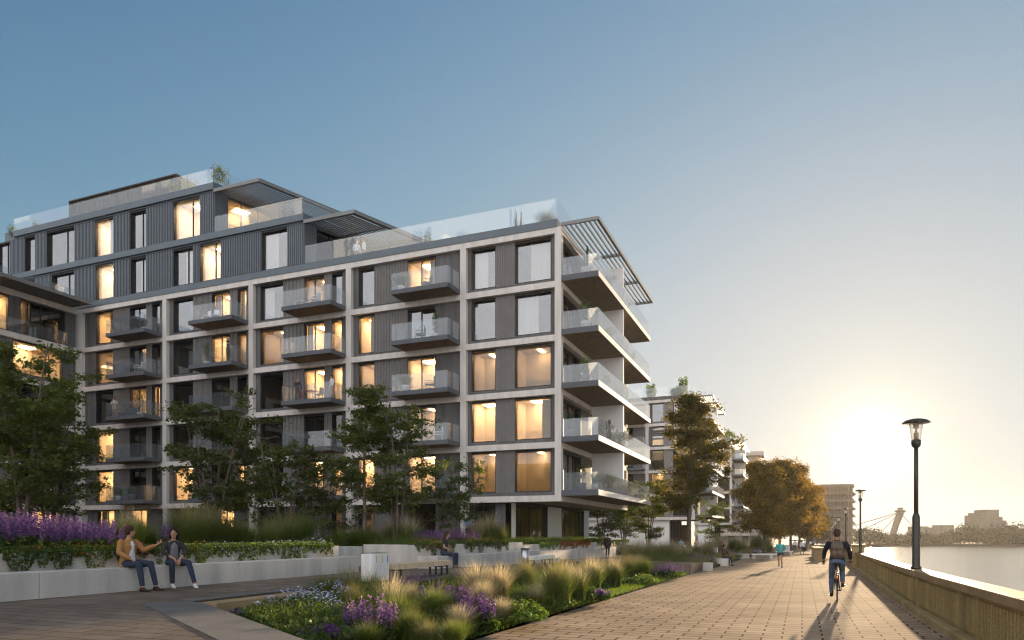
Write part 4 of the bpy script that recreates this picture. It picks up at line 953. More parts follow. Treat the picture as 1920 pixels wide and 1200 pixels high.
spike_at(1092, 1080, 1098, bz, 26, 'tiny purple flower deep between two straw grasses', n=10, seed=8)
spike_at(1128, 1102, 1122, 0, 28, 'small purple flower beside the lawn strip', n=16, seed=9)
spike_at(1253, 1054, 1080, -.1, 52, 'purple salvia at the far tip of the long bed', n=44, seed=10)
def cover_at(u, v, z, rx, ry, h, n, leaf, col, label, fl=None, nf=0, fs=.03, seed=1, name='ground_cover'):
    x, y, t = gpos(u, v, z); return plant(name, cover_mesh(seed, rx, ry, h, n, leaf, col, fl, nf, fs), (x, y, z-.03), label, 'flowers' if fl else 'plant')
cover_at(560, 1158, bz, .95, 1.2, .50, 2600, .05, 'leaf_mid', 'broad patch of pale blue asters at the left of the long bed', 'pale_blue', 1500, .040, 1, 'aster_patch')
cover_at(625, 1140, bz, .7, 1.0, .52, 1500, .05, 'leaf_mid', 'second patch of pale blue asters, against the seeding grass', 'pale_blue', 900, .040, 2, 'aster_patch')
cover_at(560, 1190, bz, .7, .5, .30, 1800, .055, 'leaf_mid', 'leafy green shrublet in front of the blue asters', seed=3)
cover_at(640, 1185, bz, .5, .5, .32, 1500, .06, 'leaf_mid', 'leafy green shrublet left of the pink tipped salvia', seed=4)
cover_at(975, 1158, bz, .45, .8, .38, 1500, .06, 'leaf_bright', 'bright green leafy shrublet with tiny red blossoms near the lawn', 'orange_flower', 25, .02, 5)
cover_at(1040, 1135, .05, .4, .9, .36, 1300, .06, 'leaf_bright', 'bright green shrublet at the foot of the round fountain grass', seed=6)
cover_at(1100, 1118, .0, .4, .9, .34, 1200, .06, 'leaf_bright', 'bright green shrublet beside the small purple flower', seed=7)
cover_at(1205, 1092, -.1, .5, 1.6, .38, 1300, .07, 'leaf_bright', 'bright shrublet along the lawn near the far tip of the bed', seed=8)
# --- stuff: lawn strip and filler planting
def inbed(x, y): return y > 9.5-(x+9.6)*.645+.12 and not (x < -8.45 and y < 16.3)
def scatter_blades(name, regs, h, w, mt, seed, lean=.6):
    rs = np.random.RandomState(seed); P = []
    for (x0, x1, y0, y1, zf, n, hs) in regs:
        v, f = blades(rs, n, h*hs, 1, lean, w, 0.0001, 2); yy = y0+(y1-y0)*rs.uniform(0, 1, n)**1.35; xx = rs.uniform(x0, x1, n); zz = np.array([zf(a, b) for a, b in zip(xx, yy)])
        if name.startswith(('bed', 'lawn')): k = np.array([inbed(a, b) or b > 16.4 for a, b in zip(xx, yy)]); zz = np.where(k, zz, -3)
        v = v+np.repeat(np.stack([xx, yy, zz-.01], 1), 6, axis=0); P.append((v, f, 0))
    return tag(obj_np(name, merge(P, [M[mt]])), kind='stuff')
edge = lambda x, y: gz(y)+.01
scatter_blades('lawn_grass', [(XP-.75, XP+.02, 6, 33, lambda x, y: bedz(x, y), 26000, 1)], .10, .012, 'grass_lawn', 1)
def fill_cover(name, seed, n, x0, x1, y0, y1, zf, hmax, leaf, mt, p=1.35):
    rs = np.random.RandomState(seed); xx = rs.uniform(x0, x1, n); yy = y0+(y1-y0)*rs.uniform(0, 1, n)**p
    if name.startswith('bed'): k = np.array([inbed(a, b) for a, b in zip(xx, yy)]); xx = xx[k]; yy = yy[k]; n = len(xx)
    zz = np.array([zf(a, b)+hmax*max(.15, .6+.5*noise.noise(Vector((a*.9, b*.6, seed))))*r for a, b, r in zip(xx, yy, rs.uniform(0, 1, n))]); v, f = leaf_quads(np.stack([xx, yy, zz], 1), leaf, rs, .5)
    return tag(obj_np(name, merge([(v, f, 0)], [M[mt]])), kind='stuff')
fill_cover('bed_ground_cover', 2, 46000, -9.1, XP-.55, 6.2, 32.4, bedz, .34, .06, 'leaf_mid')
scatter_blades('bed_filler_grass', [(-8.9, XP-.7, 6.5, 32, bedz, 9000, 1), (-8.6, XP-.9, 14, 32, bedz, 9000, 1.3)], .34, .012, 'grass_green', 4, .8)
# --- near planter (terrace)
def top_at(u, x): y = yat(u, x); return x, y
def terr(kind, u, vtop, x, z, label, i=0, grp=True):
    y = yat(u, x); t = tof(x, y); h = EYE+(HOR-vtop)*t/FPX-z
    kn = {'straw': 'feather_grass', 'green': 'green_grass_tuft', 'olive': 'grass_mound', 'mix': 'seeding_grass'}[kind]
    return plant(kn, CM[kind][i % 2], (x, y, z-.03), label, 'grass tuft', u*.7, h/.78, 'grass tufts on the raised planters')
ZT_ = 1.16
for i, (u, w) in enumerate([(-20, 80), (40, 80), (90, 70), (140, 70), (185, 60)]):
    y = yat(u, -14.5); t = tof(-14.5, y); rx = .75
    plant('tall_salvia', spikes_mesh(20+i, 85, rx, rx*.8, .95-.05*i, 'purple', 46), (-14.6, y, ZT_), ['tall purple salvia cut by the left picture edge', 'tall purple salvia, second clump from the left edge', 'tall purple salvia, third clump from the left edge', 'tall purple salvia clump ahead of the grass', 'last tall purple salvia clump left of the man in the tan jacket'][i], 'flowers', 0, 1, 'tall purple salvia on the near planter')
terr('green', 232, 968, -14.6, ZT_, 'green grass tuft behind the shoulder of the man in the tan jacket', 0)
terr('green', 262, 972, -14.9, ZT_, 'green grass tuft right above the head of the man in the tan jacket', 1)
terr('mix', 243, 958, -15.6, ZT_, 'thin pale seed heads between the salvia and the green grass', 0)
plant('tall_salvia', spikes_mesh(30, 26, .5, .4, .8, 'purple', 40), (-14.9, yat(292, -14.9), ZT_), 'lilac purple flower spikes between the heads of the couple', 'flowers')
terr('olive', 345, 950, -15.1, ZT_, 'tall soft brownish grass behind the woman in the dark blazer', 1)
terr('olive', 378, 948, -15.4, ZT_, 'tall soft brownish grass just right of the seated woman', 0)
terr('olive', 420, 962, -15.0, ZT_, 'olive grass mound in the middle of the near planter', 1)
terr('green', 455, 972, -14.8, ZT_, 'green grass tuft in the middle of the near planter', 0)
terr('olive', 505, 975, -14.9, ZT_, 'thin straw grass left of the bushy upright one', 1)
terr('olive', 530, 965, -15.2, ZT_, 'thin straw grass behind the white flowers', 0)
terr('green', 560, 956, -15.8, ZT_, 'upright bushy grass above the white flowers', 1)
plant('white_flowers', cover_mesh(40, .45, .45, .45, 900, .06, 'leaf_mid', 'white_flower', 90, .05), (-14.6, yat(590, -14.6), ZT_), 'white flower bush near the end of the near planter', 'flowers')
terr('green', 640, 985, -16.3, 1.0, 'green fountain grass in the gap between the planters, left one', 0)
terr('green', 668, 982, -16.0, 1.0, 'green fountain grass in the gap between the planters, middle one', 1)
terr('olive', 700, 985, -15.9, 1.0, 'green fountain grass in the gap between the planters, right one', 0)
terr('mix', 735, 975, -16.0, 1.1, 'soft grass behind the start of the mid planter', 1)
terr('mix', 768, 970, -14.8, 1.1, 'round soft grass left of the mid planter salvia', 0)
for i, u in enumerate((808, 840, 868)):
    plant('mid_salvia', spikes_mesh(50+i, 60, .75, .6, .78, 'purple', 34), (-13.6, yat(u, -13.6), 1.1), ['purple salvia on the mid planter left of the dark haired woman', 'purple salvia on the mid planter right behind the dark haired woman', 'purple salvia on the mid planter left of the blond grass'][i], 'flowers', 0, 1, 'salvia on the mid planter')
terr('straw', 893, 972, -14.2, 1.1, 'blond grass below the man in the blue shirt', 0)
terr('mix', 915, 968, -14.0, 1.1, 'large blond grass right of the man in the blue shirt', 1)
terr('olive', 935, 982, -13.6, 1.1, 'grass mound at the right end of the mid planter plants', 0)
fill_cover('planter_ground_cover', 5, 16000, -17.5, -14.0, 5, 18.7, lambda x, y: 1.14, .34, .07, 'leaf_mid', 1.0)
fill_cover('mid_planter_ground_cover', 6, 14000, -18, -12.6, 22.7, 31.6, lambda x, y: 1.12, .22, .07, 'leaf_mid', 1.0)
fill_cover('far_planter_ground_cover', 7, 26000, -18, -14.4, 33.7, 56, lambda x, y: .98, .42, .09, 'leaf_mid', 1.0)
scatter_blades('garden_filler_grass', [(-24, -14.2, 8, 19, lambda x, y: 1.13, 9000, 1), (-24, -13, 23, 31, lambda x, y: 1.13, 8000, 1), (-20, -14.4, 34, 56, lambda x, y: 1.0, 12000, 1), (-13, -8, 58, 75, lambda x, y: -.1, 6000, 1.6)], .5, .014, 'grass_green', 8, .6)
# trailing plants over the planter edges
TR = [(-13.6, 0, 60, ZT, .55, 'orange_flower', 30, 'leaf_mid', 'green trailing plant with few orange blossoms at the left edge'),
 (-13.6, 60, 130, ZT, .75, 'orange_flower', 40, 'leaf_mid', 'long green trail hanging lowest, below the purple salvia'),
 (-13.6, 130, 205, ZT, .65, 'orange_flower', 90, 'leaf_bright', 'orange and red flowered trail left of the man in the tan jacket'),
 (-13.6, 208, 300, ZT, .5, 'magenta', 90, 'leaf_mid', 'magenta flowered trail between the man and the woman'),
 (-13.6, 336, 392, ZT, .5, 'orange_flower', 70, 'leaf_bright', 'red flowered trail right of the woman in the dark blazer'),
 (-13.6, 395, 440, ZT, .68, 'pale_blue', 120, 'leaf_bright', 'trail with pale blue top flowers, first of the tufted row'),
 (-13.6, 442, 478, ZT, .68, 'pale_blue', 120, 'leaf_bright', 'trail with pale blue top flowers, second of the tufted row'),
 (-13.6, 482, 520, ZT, .68, 'pale_blue', 120, 'leaf_bright', 'trail with pale blue top flowers, third of the tufted row'),
 (-13.6, 524, 560, ZT, .68, 'pale_blue', 120, 'leaf_bright', 'trail with pale blue top flowers, fourth of the tufted row'),
 (-13.6, 563, 620, ZT, .68, 'pale_blue', 90, 'leaf_bright', 'last sparse trail near the end of the near planter'),
 (-12.4, 775, 850, 1.22, .45, 'orange_flower', 80, 'leaf_mid', 'rusty orange flowered trail below the mid planter salvia'),
 (-12.4, 868, 950, 1.22, .45, 'orange_flower', 60, 'leaf_mid', 'orange flowered trail right of the dark haired woman'),
 (-14.3, 1010, 1045, 1.02, .6, None, 0, 'leaf_bright', 'yellow green trail right of the garden stair'),
 (-14.3, 1047, 1075, 1.02, .6, None, 0, 'rust_leaf', 'rust coloured trail in the middle of the far planter'),
 (-14.3, 1077, 1105, 1.02, .6, 'orange_flower', 30, 'rust_leaf', 'rust and orange trail left of the man in the suit'),
 (-14.3, 1118, 1150, 1.02, .5, None, 0, 'leaf_bright', 'green trail directly behind the man in the suit'),
 (-14.3, 1152, 1178, 1.02, .5, None, 0, 'leaf_mid', 'green trail right of the man in the suit')]
for i, (x, u0, u1, z, dr, fl, nf, lc, lb) in enumerate(TR):
    y0, y1 = yat(u0, x), yat(u1, x); plant('trailing_plant', trail_mesh(i*3+1, y1-y0, dr, fl, nf, lc, 1000 if x == -13.6 else 650, .036 if u0 < 390 else .032), (x, (y0+y1)/2, z), lb, 'trailing plant', 0, 1, 'plants trailing over the planter walls')
# --- second bed and the further beds on the promenade side
def bed(name_lab, x0, x1, y0, y1, h=.42):
    t = empty('raised_bed', (x1, y0, gz(y0)), label=name_lab, cat='planter')
    z = lambda x, y: gz(y)+h
    MB().prism([(x0, y0), (x1, y0), (x1, y0+.55), (x0, y0+.55)], -1.5, z).build('bench_wall', M['concrete'], t, bevel=.012)
    MB().prism([(x0, y0+.551), (x1-.35, y0+.551), (x1-.35, y1), (x0, y1)], -1.6, lambda x, y: gz(y)+.12).build('soil', M['soil'], t)
    return t
bed('second promenade bed edged by a concrete bench wall, around the tall golden green tree', -9.6, -4.4, 38.6, 62)
b2 = empty('concrete_bench', (-4.6, 46.4, gz(46)), label='low concrete bench block where the man with the hat sits', cat='bench')
MB().prism([(-5.9, 46.2), (-4.3, 46.2), (-4.3, 48.4), (-5.9, 48.4)], -1, lambda x, y: gz(y)+.46).build('block', M['concrete'], b2, bevel=.015)
bed('third promenade bed in front of the second apartment block', -9.6, -4.4, 67, 84)
bed('fourth promenade bed at the foot of the golden grove', -8.6, -4.0, 90, 125)
fill_cover('far_bed_ground_cover', 9, 20000, -9.5, -4.9, 39.3, 84, lambda x, y: gz(y)+.1, .35, .09, 'leaf_bright', 1.1)
scatter_blades('far_bed_filler_grass', [(-9.4, -4.9, 39.4, 62, lambda x, y: gz(y)+.12, 14000, 1.2), (-9.4, -4.8, 67.6, 84, lambda x, y: gz(y)+.12, 8000, 1.4), (-8.4, -4.4, 90.6, 125, lambda x, y: gz(y)+.12, 8000, 1.6)], .55, .020, 'grass_olive', 10, .7)
FB = [('straw', 1178, 44, .95, 'blond grass at the left end of the second bed'), ('mix', 1200, 43, 1.0, 'blond grass second from the left end of the second bed'), ('straw', 1222, 45, 1.0, 'straw grass left of the golden tree trunk, in the second bed'), ('olive', 1245, 42, .9, 'olive mound before the golden tree in the second bed'),
 ('straw', 1262, 47, 1.0, 'straw grass touching the trunk of the golden tree'), ('mix', 1285, 44, .8, 'mixed grass in front of the golden tree trunk'), ('straw', 1328, 50, 1.1, 'blond grass right of the second bed salvia'), ('green', 1232, 40.5, .6, 'low green tuft behind the second bench wall'), ('green', 1270, 40.5, .55, 'low green tuft at the middle of the second bench wall'),
 ('straw', 1350, 69, 1.3, 'pale grass in the third bed, left one'), ('olive', 1375, 71, 1.3, 'pale grass in the third bed, middle one'), ('straw', 1392, 73, 1.2, 'pale grass in the third bed, right one'), ('olive', 1418, 95, 1.6, 'round hazy grass under the grove, left one'), ('olive', 1436, 100, 1.6, 'round hazy grass under the grove, right one')]
for i, (k, u, y, h, l) in enumerate(FB):
    kn = {'straw': 'feather_grass', 'green': 'green_grass_tuft', 'olive': 'grass_mound', 'mix': 'seeding_grass'}[k]
    plant(kn, CM[k][i % 2], (xat(u, y), y, gz(y)+.1), l, 'grass tuft', i, h/.52, 'grass tufts in the further beds')
for i, (u, y, r, l) in enumerate([(1312, 42.5, .8, 'purple salvia right of the golden tree trunk in the second bed'), (1362, 64.5, 1.1, 'purple flowers between the second and third bed'), (1405, 80, 1.3, 'purple flowers in the third bed by the jogger')]):
    plant('salvia', spikes_mesh(70+i, 60, r, r, .75, 'purple', 26), (xat(u, y), y, gz(y)+.1), l, 'flowers', 0, 1, 'purple salvia drifts')
# ================================================================== PEOPLE
for nm, c, r in (('skin', (.42, .24, .16), .55), ('skin_tan', (.34, .19, .12), .55), ('tan_cloth', (.34, .17, .06), .85), ('shirt_white', (.62, .63, .66), .85), ('denim', (.028, .040, .066), .9), ('denim_light', (.09, .13, .20), .9),
  ('charcoal', (.035, .034, .038), .85), ('grey_tee', (.16, .16, .18), .9), ('navy', (.018, .018, .026), .85), ('suit', (.045, .035, .04), .8), ('teal', (.06, .36, .38), .8), ('shorts', (.03, .035, .05), .8), ('light_blue', (.30, .40, .58), .85),
  ('olive_bag', (.13, .105, .075), .85), ('strap', (.26, .14, .07), .8), ('shoe_brown', (.035, .018, .012), .6), ('shoe_white', (.6, .6, .6), .6), ('shoe_dark', (.02, .02, .022), .6), ('shoe_blue', (.05, .14, .22), .6),
  ('hair_dark', (.012, .008, .006), .6), ('hair_brown', (.05, .025, .012), .6), ('hair_blond', (.25, .15, .06), .6), ('beige_cloth', (.45, .38, .32), .85), ('eye_dark', (.01, .008, .008), .3), ('lips', (.30, .10, .08), .5)):
    mat(nm, c, r, .12, 6, .25 if 'skin' not in nm else .05, 60, spec=.25)
def vec(*a): return Vector(a)
def loft(mb, pts, rad, side, seg=14):
    pts = [Vector(p) for p in pts]; n = len(pts); side = Vector(side); vs = []
    for i, p in enumerate(pts):
        d = (pts[min(i+1, n-1)]-pts[max(i-1, 0)]).normalized(); a = (side-d*side.dot(d)).normalized(); b = d.cross(a)
        ra, rb = rad[i]
        for j in range(seg): t = 2*math.pi*j/seg; vs.append(p+a*math.cos(t)*ra+b*math.sin(t)*rb)
    fs = [(i*seg+j, i*seg+(j+1) % seg, (i+1)*seg+(j+1) % seg, (i+1)*seg+j) for i in range(n-1) for j in range(seg)]+[tuple(range(seg-1, -1, -1)), tuple(range((n-1)*seg, n*seg))]
    mb.add(vs, fs)
def limb(mb, a, b, c, r0, r1, r2, seg=10):
    a, b, c = Vector(a), Vector(b), Vector(c); m1 = a.lerp(b, .5); m2 = b.lerp(c, .4)
    mb.tube([a, m1, a.lerp(b, .92), b, b.lerp(c, .1), m2, c], [r0, (r0*.6+r1*.45), r1*1.02, r1*1.05, r1, (r1*.62+r2*.45), r2], seg)
    mb.ell(a, (r0, r0, r0), 10, 6); mb.ell(b, (r1*1.03,)*3, 10, 6)
def fused(mb, vox):
    me = mb.mesh('tmp', None); o = bpy.data.objects.new('tmp', me); COL.objects.link(o)
    r = o.modifiers.new('r', 'REMESH'); r.mode = 'VOXEL'; r.voxel_size = vox; s = o.modifiers.new('s', 'SMOOTH'); s.factor = .5; s.iterations = 3
    dg = bpy.context.evaluated_depsgraph_get(); e = o.evaluated_get(dg); m2 = e.to_mesh(); out = MB()
    out.v = [tuple(v.co) for v in m2.vertices]; out.f = [tuple(p.vertices) for p in m2.polygons]; e.to_mesh_clear()
    bpy.data.objects.remove(o); bpy.data.meshes.remove(me); return out
def hand(mb, w, d, n, s=1, curl=.5, thumb=1):
    w, d, n = Vector(w), Vector(d).normalized(), Vector(n).normalized(); n = (n-d*n.dot(d)).normalized(); sd = d.cross(n)*thumb
    mb.tube([w-d*.02, w+d*.02*s, w+d*.055*s, w+d*.09*s], [(.024, .020), (.034, .017), (.040, .016), (.037, .013)], 8)
    for i, L in enumerate((.068, .078, .072, .056)):
        b = w+d*.085*s+sd*(.030-.020*i)*s; p = [b]; dd = d.copy(); c = b
        for k, q in enumerate((.42, .32, .26)):
            dd = (dd+n*curl*(.45+.25*k)).normalized(); c = c+dd*L*q*s; p.append(c)
        mb.tube(p, [.0095*s, .009*s, .008*s, .006*s], 6)
    b = w+d*.025*s+sd*.030*s; mb.tube([b, b+(sd*.7+d*.7)*.035*s, b+(sd*.45+d*.9+n*.3)*.062*s], [.011*s, .010*s, .007*s], 6)
def person(name_loc, yaw, J, wear, label, hero=False, sc=1.0, group=None):
    """J: joints in metres, facing +X, z up from the ground under the figure"""
    t = empty('person', name_loc, yaw, label, 'person', group); t.scale = (sc, sc, sc)
    vox = .013 if hero else .022
    bld = lambda mb, nm, mt, par=t: _pb(mb, nm, mt, par)
    S = (J['SL']-J['SR']).normalized(); up = (J['neck']-J['pel']).normalized(); Hd = J['head']; fd = J.get('face', vec(1, 0, 0)).normalized(); hs = up.lerp(vec(0, 0, 1), .6).normalized(); ha = hs.cross(fd).normalized(); fd = ha.cross(hs)
    rot = Matrix((fd, ha, hs)).transposed()
    b = MB()
    loft(b, [J['pel']-up*.10, J['pel'], J['pel'].lerp(J['neck'], .35), J['pel'].lerp(J['neck'], .72), J['neck']-up*.05, J['neck']], [(.11, .09), (.155, .105), (.125, .09), (.155, .10), (.13, .075), (.06, .055)], S)
    b.tube([J['neck']-up*.04, J['neck'].lerp(Hd, .5), Hd], [.058, .050, .052], 10)
    b.ell(Hd+hs*.025, (.094, .074, .108), 16, 12, rot); b.ell(Hd-hs*.05+fd*.022, (.066, .054, .070), 14, 10, rot)
    b.tube([Hd+fd*.085+hs*.012, Hd+fd*.105-hs*.018, Hd+fd*.085-hs*.03], [.010, .015, .012], 6)
    for sg in (-1, 1): b.ell(Hd+ha*.076*sg-hs*.005, (.018, .010, .030), 8, 6, rot)
    for s_ in 'LR':
        limb(b, J['S'+s_]-up*.01, J['E'+s_], J['W'+s_], .048, .038, .026); limb(b, J['H'+s_], J['K'+s_], J['A'+s_], .083, .052, .036)
        b.ell(J['A'+s_], (.036, .036, .04), 8, 6)
    b = fused(b, vox*.8)
    for s_, th in (('L', -1), ('R', 1)):
        d = (J['W'+s_]-J['E'+s_]).normalized(); hn = J.get('n'+s_, vec(0, 0, -1)); hdv = J.get('d'+s_, d); hand(b, J['W'+s_]+d*.01, hdv, hn, 1, J.get('curl'+s_, .5), th)
    bld(b, 'body', wear.get('skin', 'skin'))
    # face
    e = MB()
    for sg in (-1, 1): e.ell(Hd+fd*.083+ha*.031*sg+hs*.010, (.008, .012, .006), 8, 5, rot); e.ell(Hd+fd*.089+ha*.031*sg+hs*.026, (.006, .018, .004), 8, 5, rot)
    bld(e, 'eyes_and_brows', 'eye_dark'); e = MB(); e.ell(Hd+fd*.082-hs*.052, (.008, .024, .006), 10, 5, rot); bld(e, 'mouth', 'lips')
    # hair
    h = MB(); h.ell(Hd+hs*.052-fd*.020, (.107, .092, .100), 16, 12, rot); h.ell(Hd+hs*.005-fd*.045, (.066, .084, .085), 14, 10, rot)
    if wear.get('beard'): pass
    hl = wear.get('hairlen')
    if hl == 'long':
        loft(h, [Hd+hs*.06-fd*.05, Hd-hs*.05-fd*.075, Hd-hs*.18-fd*.07, Hd-hs*.30-fd*.06], [(.07, .05), (.085, .045), (.075, .04), (.04, .025)], ha)
    if hl == 'pony': h.tube([Hd+hs*.03-fd*.10, Hd-fd*.15-hs*.02, Hd-fd*.15-hs*.14], [.04, .05, .02], 10)
    if hl == 'bun':
        for sg in (-1, 1): h.tube([Hd+hs*.07+ha*.062*sg, Hd+ha*.086*sg-fd*.02, Hd+ha*.072*sg-fd*.045-hs*.10, Hd+ha*.05*sg-fd*.06-hs*.17], [.034, .032, .036, .022], 9)
        h.ell(Hd-fd*.095-hs*.06, (.06, .075, .085), 12, 9, rot)
    if hl == 'curly':
        rr = random.Random(4)
        for _ in range(26): h.ell(Hd+rot @ Vector((rr.uniform(-.09, .05), rr.uniform(-.07, .07), rr.uniform(.04, .13))), (.024, .024, .02), 7, 5)
    if wear.get('hair'): bld(fused(h, vox*.8), 'hair', wear['hair'])
    # trousers / shorts / skirt
    g = MB(); loft(g, [J['pel']+up*.06, J['pel'], J['pel']-up*.11], [(.150, .112), (.172, .128), (.13, .11)], S)
    sl = wear.get('leglen', 1)
    for s_ in 'LR':
        K, A, Hh = J['K'+s_], J['A'+s_], J['H'+s_]
        if sl >= 1: limb(g, Hh, K, A+(K-A).normalized()*.03, .098, .066, .05 if not wear.get('loose') else .065)
        else: g.tube([Hh, Hh.lerp(K, .35), Hh.lerp(K, sl)], [.10, .095, .088], 12)
    bld(fused(g, vox), 'trousers' if sl >= 1 else 'shorts', wear['legs'])
    # top
    g = MB(); f = wear.get('bulk', 1.0); lo = wear.get('hem', .02)
    loft(g, [J['pel']-up*lo, J['pel']+up*.05, J['pel'].lerp(J['neck'], .35), J['pel'].lerp(J['neck'], .72), J['neck']-up*.065, J['neck']-up*.005], [(.175*f, .135*f), (.168*f, .125*f), (.148*f, .112*f), (.180*f, .118*f), (.150*f, .09), (.068, .066)], S)
    q = wear.get('sleeve', 1)
    for s_ in 'LR':
        a, e_, w_ = J['S'+s_]-up*.01, J['E'+s_], J['W'+s_]
        if q >= .9: limb(g, a, e_, e_.lerp(w_, .92 if q == 1 else .55), .062*f, .052*f, .042)
        else: g.ell(a, (.06, .06, .06), 8, 6); g.tube([a, a.lerp(e_, .6)], [.060, .056], 10)
    bld(fused(g, vox), wear.get('topname', 'shirt'), wear['top'])
    if 'inner' in wear:
        fr = S.cross(up)*(-1 if S.cross(up).dot(vec(1, 0, 0)) < 0 else 1); g = MB(); ch = J['pel'].lerp(J['neck'], .72)
        loft(g, [J['pel']+up*.02+fr*.085*f, J['pel'].lerp(J['neck'], .35)+fr*.068*f, ch+fr*.066*f, J['neck']-up*.05+fr*.03], [(.11, .05), (.10, .05), (.095, .06), (.06, .05)], S)
        bld(fused(g, vox), 'inner_shirt', wear['inner'])
    # shoes
    for s_ in 'LR':
        A = J['A'+s_]; td = J.get('T'+s_, vec(1, 0, 0)).normalized(); g = MB(); z = vec(0, 0, 1)
        loft(g, [A-td*.065-z*.045, A-td*.02-z*.04, A+td*.06-z*.055, A+td*.13-z*.068, A+td*.19-z*.074], [(.034, .045), (.042, .055), (.046, .040), (.050, .030), (.028, .018)], td.cross(z))
        g.tube([A-z*.05, A+z*.01], [.045, .042], 8); bld(fused(g, vox*.8), 'shoe', wear['shoes'])
    return t
def _pb(mb, nm, mt, par):
    o = bpy.data.objects.new(nm, mb.mesh(nm, M[mt], (0, 0, 0), True)); COL.objects.link(o); link_child(o, par); return o
def stand(step=0., armL=None, armR=None, lean=0.):
    J = dict(pel=vec(0, 0, .96), neck=vec(.01+lean, 0, 1.46), head=vec(.035+lean*1.3, 0, 1.615), SL=vec(.0+lean, .185, 1.40), SR=vec(lean, -.185, 1.40), HL=vec(0, .09, .90), HR=vec(0, -.09, .90),
      KL=vec(.04+step*.45, .10, .50), KR=vec(.03-step*.25, -.10, .50), AL=vec(step*.5, .11, .08), AR=vec(-step*.6, -.11, .08+abs(step)*.08))
    J['EL'], J['WL'] = armL or (vec(-.03, .25, 1.12), vec(.05, .25, .87)); J['ER'], J['WR'] = armR or (vec(-.03, -.25, 1.12), vec(.05, -.25, .87))
    J['nL'] = vec(0, -1, .0); J['nR'] = vec(0, 1, 0); return J
def seat(h=.48, kn=.5, legL=(.10, .0), legR=(.0, .0), lean=0.):
    J = dict(pel=vec(0, 0, h+.12), neck=vec(.03+lean, 0, h+.62), head=vec(.06+lean*1.4, 0, h+.775), SL=vec(.01+lean, .185, h+.56), SR=vec(.01+lean, -.185, h+.56), HL=vec(.02, .09, h+.09), HR=vec(.02, -.09, h+.09),
      KL=vec(.45, .14, h+.06), KR=vec(.45, -.12, h+.06), AL=vec(.44+legL[0], .15+legL[1], .085), AR=vec(.44+legR[0], -.13+legR[1], .085))
    return J
# --- the couple on the near seat wall (wall seat top is .49 above the plaza)
J = seat(.49, legR=(.14, -.02), legL=(.16, .03)); J['KL'] = vec(.50, .13, .58); J['KR'] = vec(.46, -.13, .57)
J['ER'], J['WR'] = vec(.05, -.27, .82), vec(.27, -.16, .68); J['EL'], J['WL'] = vec(.14, .27, .86), vec(.34, .42, .97); J['nR'] = vec(0, .2, -1); J['nL'] = vec(0, -1, .3); J['dL'] = vec(.5, .7, .6); J['curlL'] = .9; J['face'] = vec(.45, .9, -.06)
person((-13.12, 10.75, ZP), R_(2), J, dict(skin='skin', legs='denim', top='tan_cloth', inner='shirt_white', shoes='shoe_brown', hair='hair_brown', hairlen='curly', topname='jacket', bulk=1.10, hem=.10), 'man in tan jacket and jeans gesturing, seated on the near concrete wall beside the woman', True, .98)
J = seat(.49, legR=(-.10, .03), legL=(.20, .16)); J['KL'] = vec(.46, .22, .58); J['KR'] = vec(.42, -.13, .57)
J['ER'], J['WR'] = vec(.10, -.25, .83), vec(.30, -.04, .66); J['EL'], J['WL'] = vec(.10, .26, .83), vec(.31, .06, .65); J['nR'] = vec(-.3, .2, -1); J['nL'] = vec(-.3, -.2, -1); J['dR'] = vec(.3, .25, -.8); J['dL'] = vec(.3, -.2, -.8); J['face'] = vec(.9, -.42, -.03); J['SL'].y = .165; J['SR'].y = -.165
person((-13.10, 11.89, ZP), R_(-28), J, dict(skin='skin', legs='denim', top='charcoal', inner='grey_tee', shoes='shoe_white', hair='hair_dark', hairlen='bun', topname='blazer', sleeve=.9, bulk=.94, hem=.12), 'woman in dark blazer, grey top and white sneakers, seated beside the man in tan jacket', True, .95)
# --- woman on the mid wall
J = seat(.46, legR=(.02, .02), legL=(.02, -.04), lean=.05); J['ER'], J['WR'] = vec(.10, -.22, .78), vec(.32, -.05, .66); J['EL'], J['WL'] = vec(.10, .22, .78), vec(.33, .04, .66); J['face'] = vec(.8, .6, -.1); J['nR'] = J['nL'] = vec(0, 0, -1)
person((-11.85, 22.55, .38), R_(5), J, dict(skin='skin', legs='denim', top='charcoal', shoes='shoe_dark', hair='hair_brown', hairlen='long', sleeve=.5), 'dark haired woman in black T-shirt and jeans seated on the mid concrete wall', True, .98)
bg_ = MB(); bg_.ell((-11.58, 22.57, 1.00), (.13, .19, .10), 14, 10); tag(bg_.build('handbag', M['olive_bag'], None, True), 'small olive bag on the lap of the dark haired woman', 'bag')
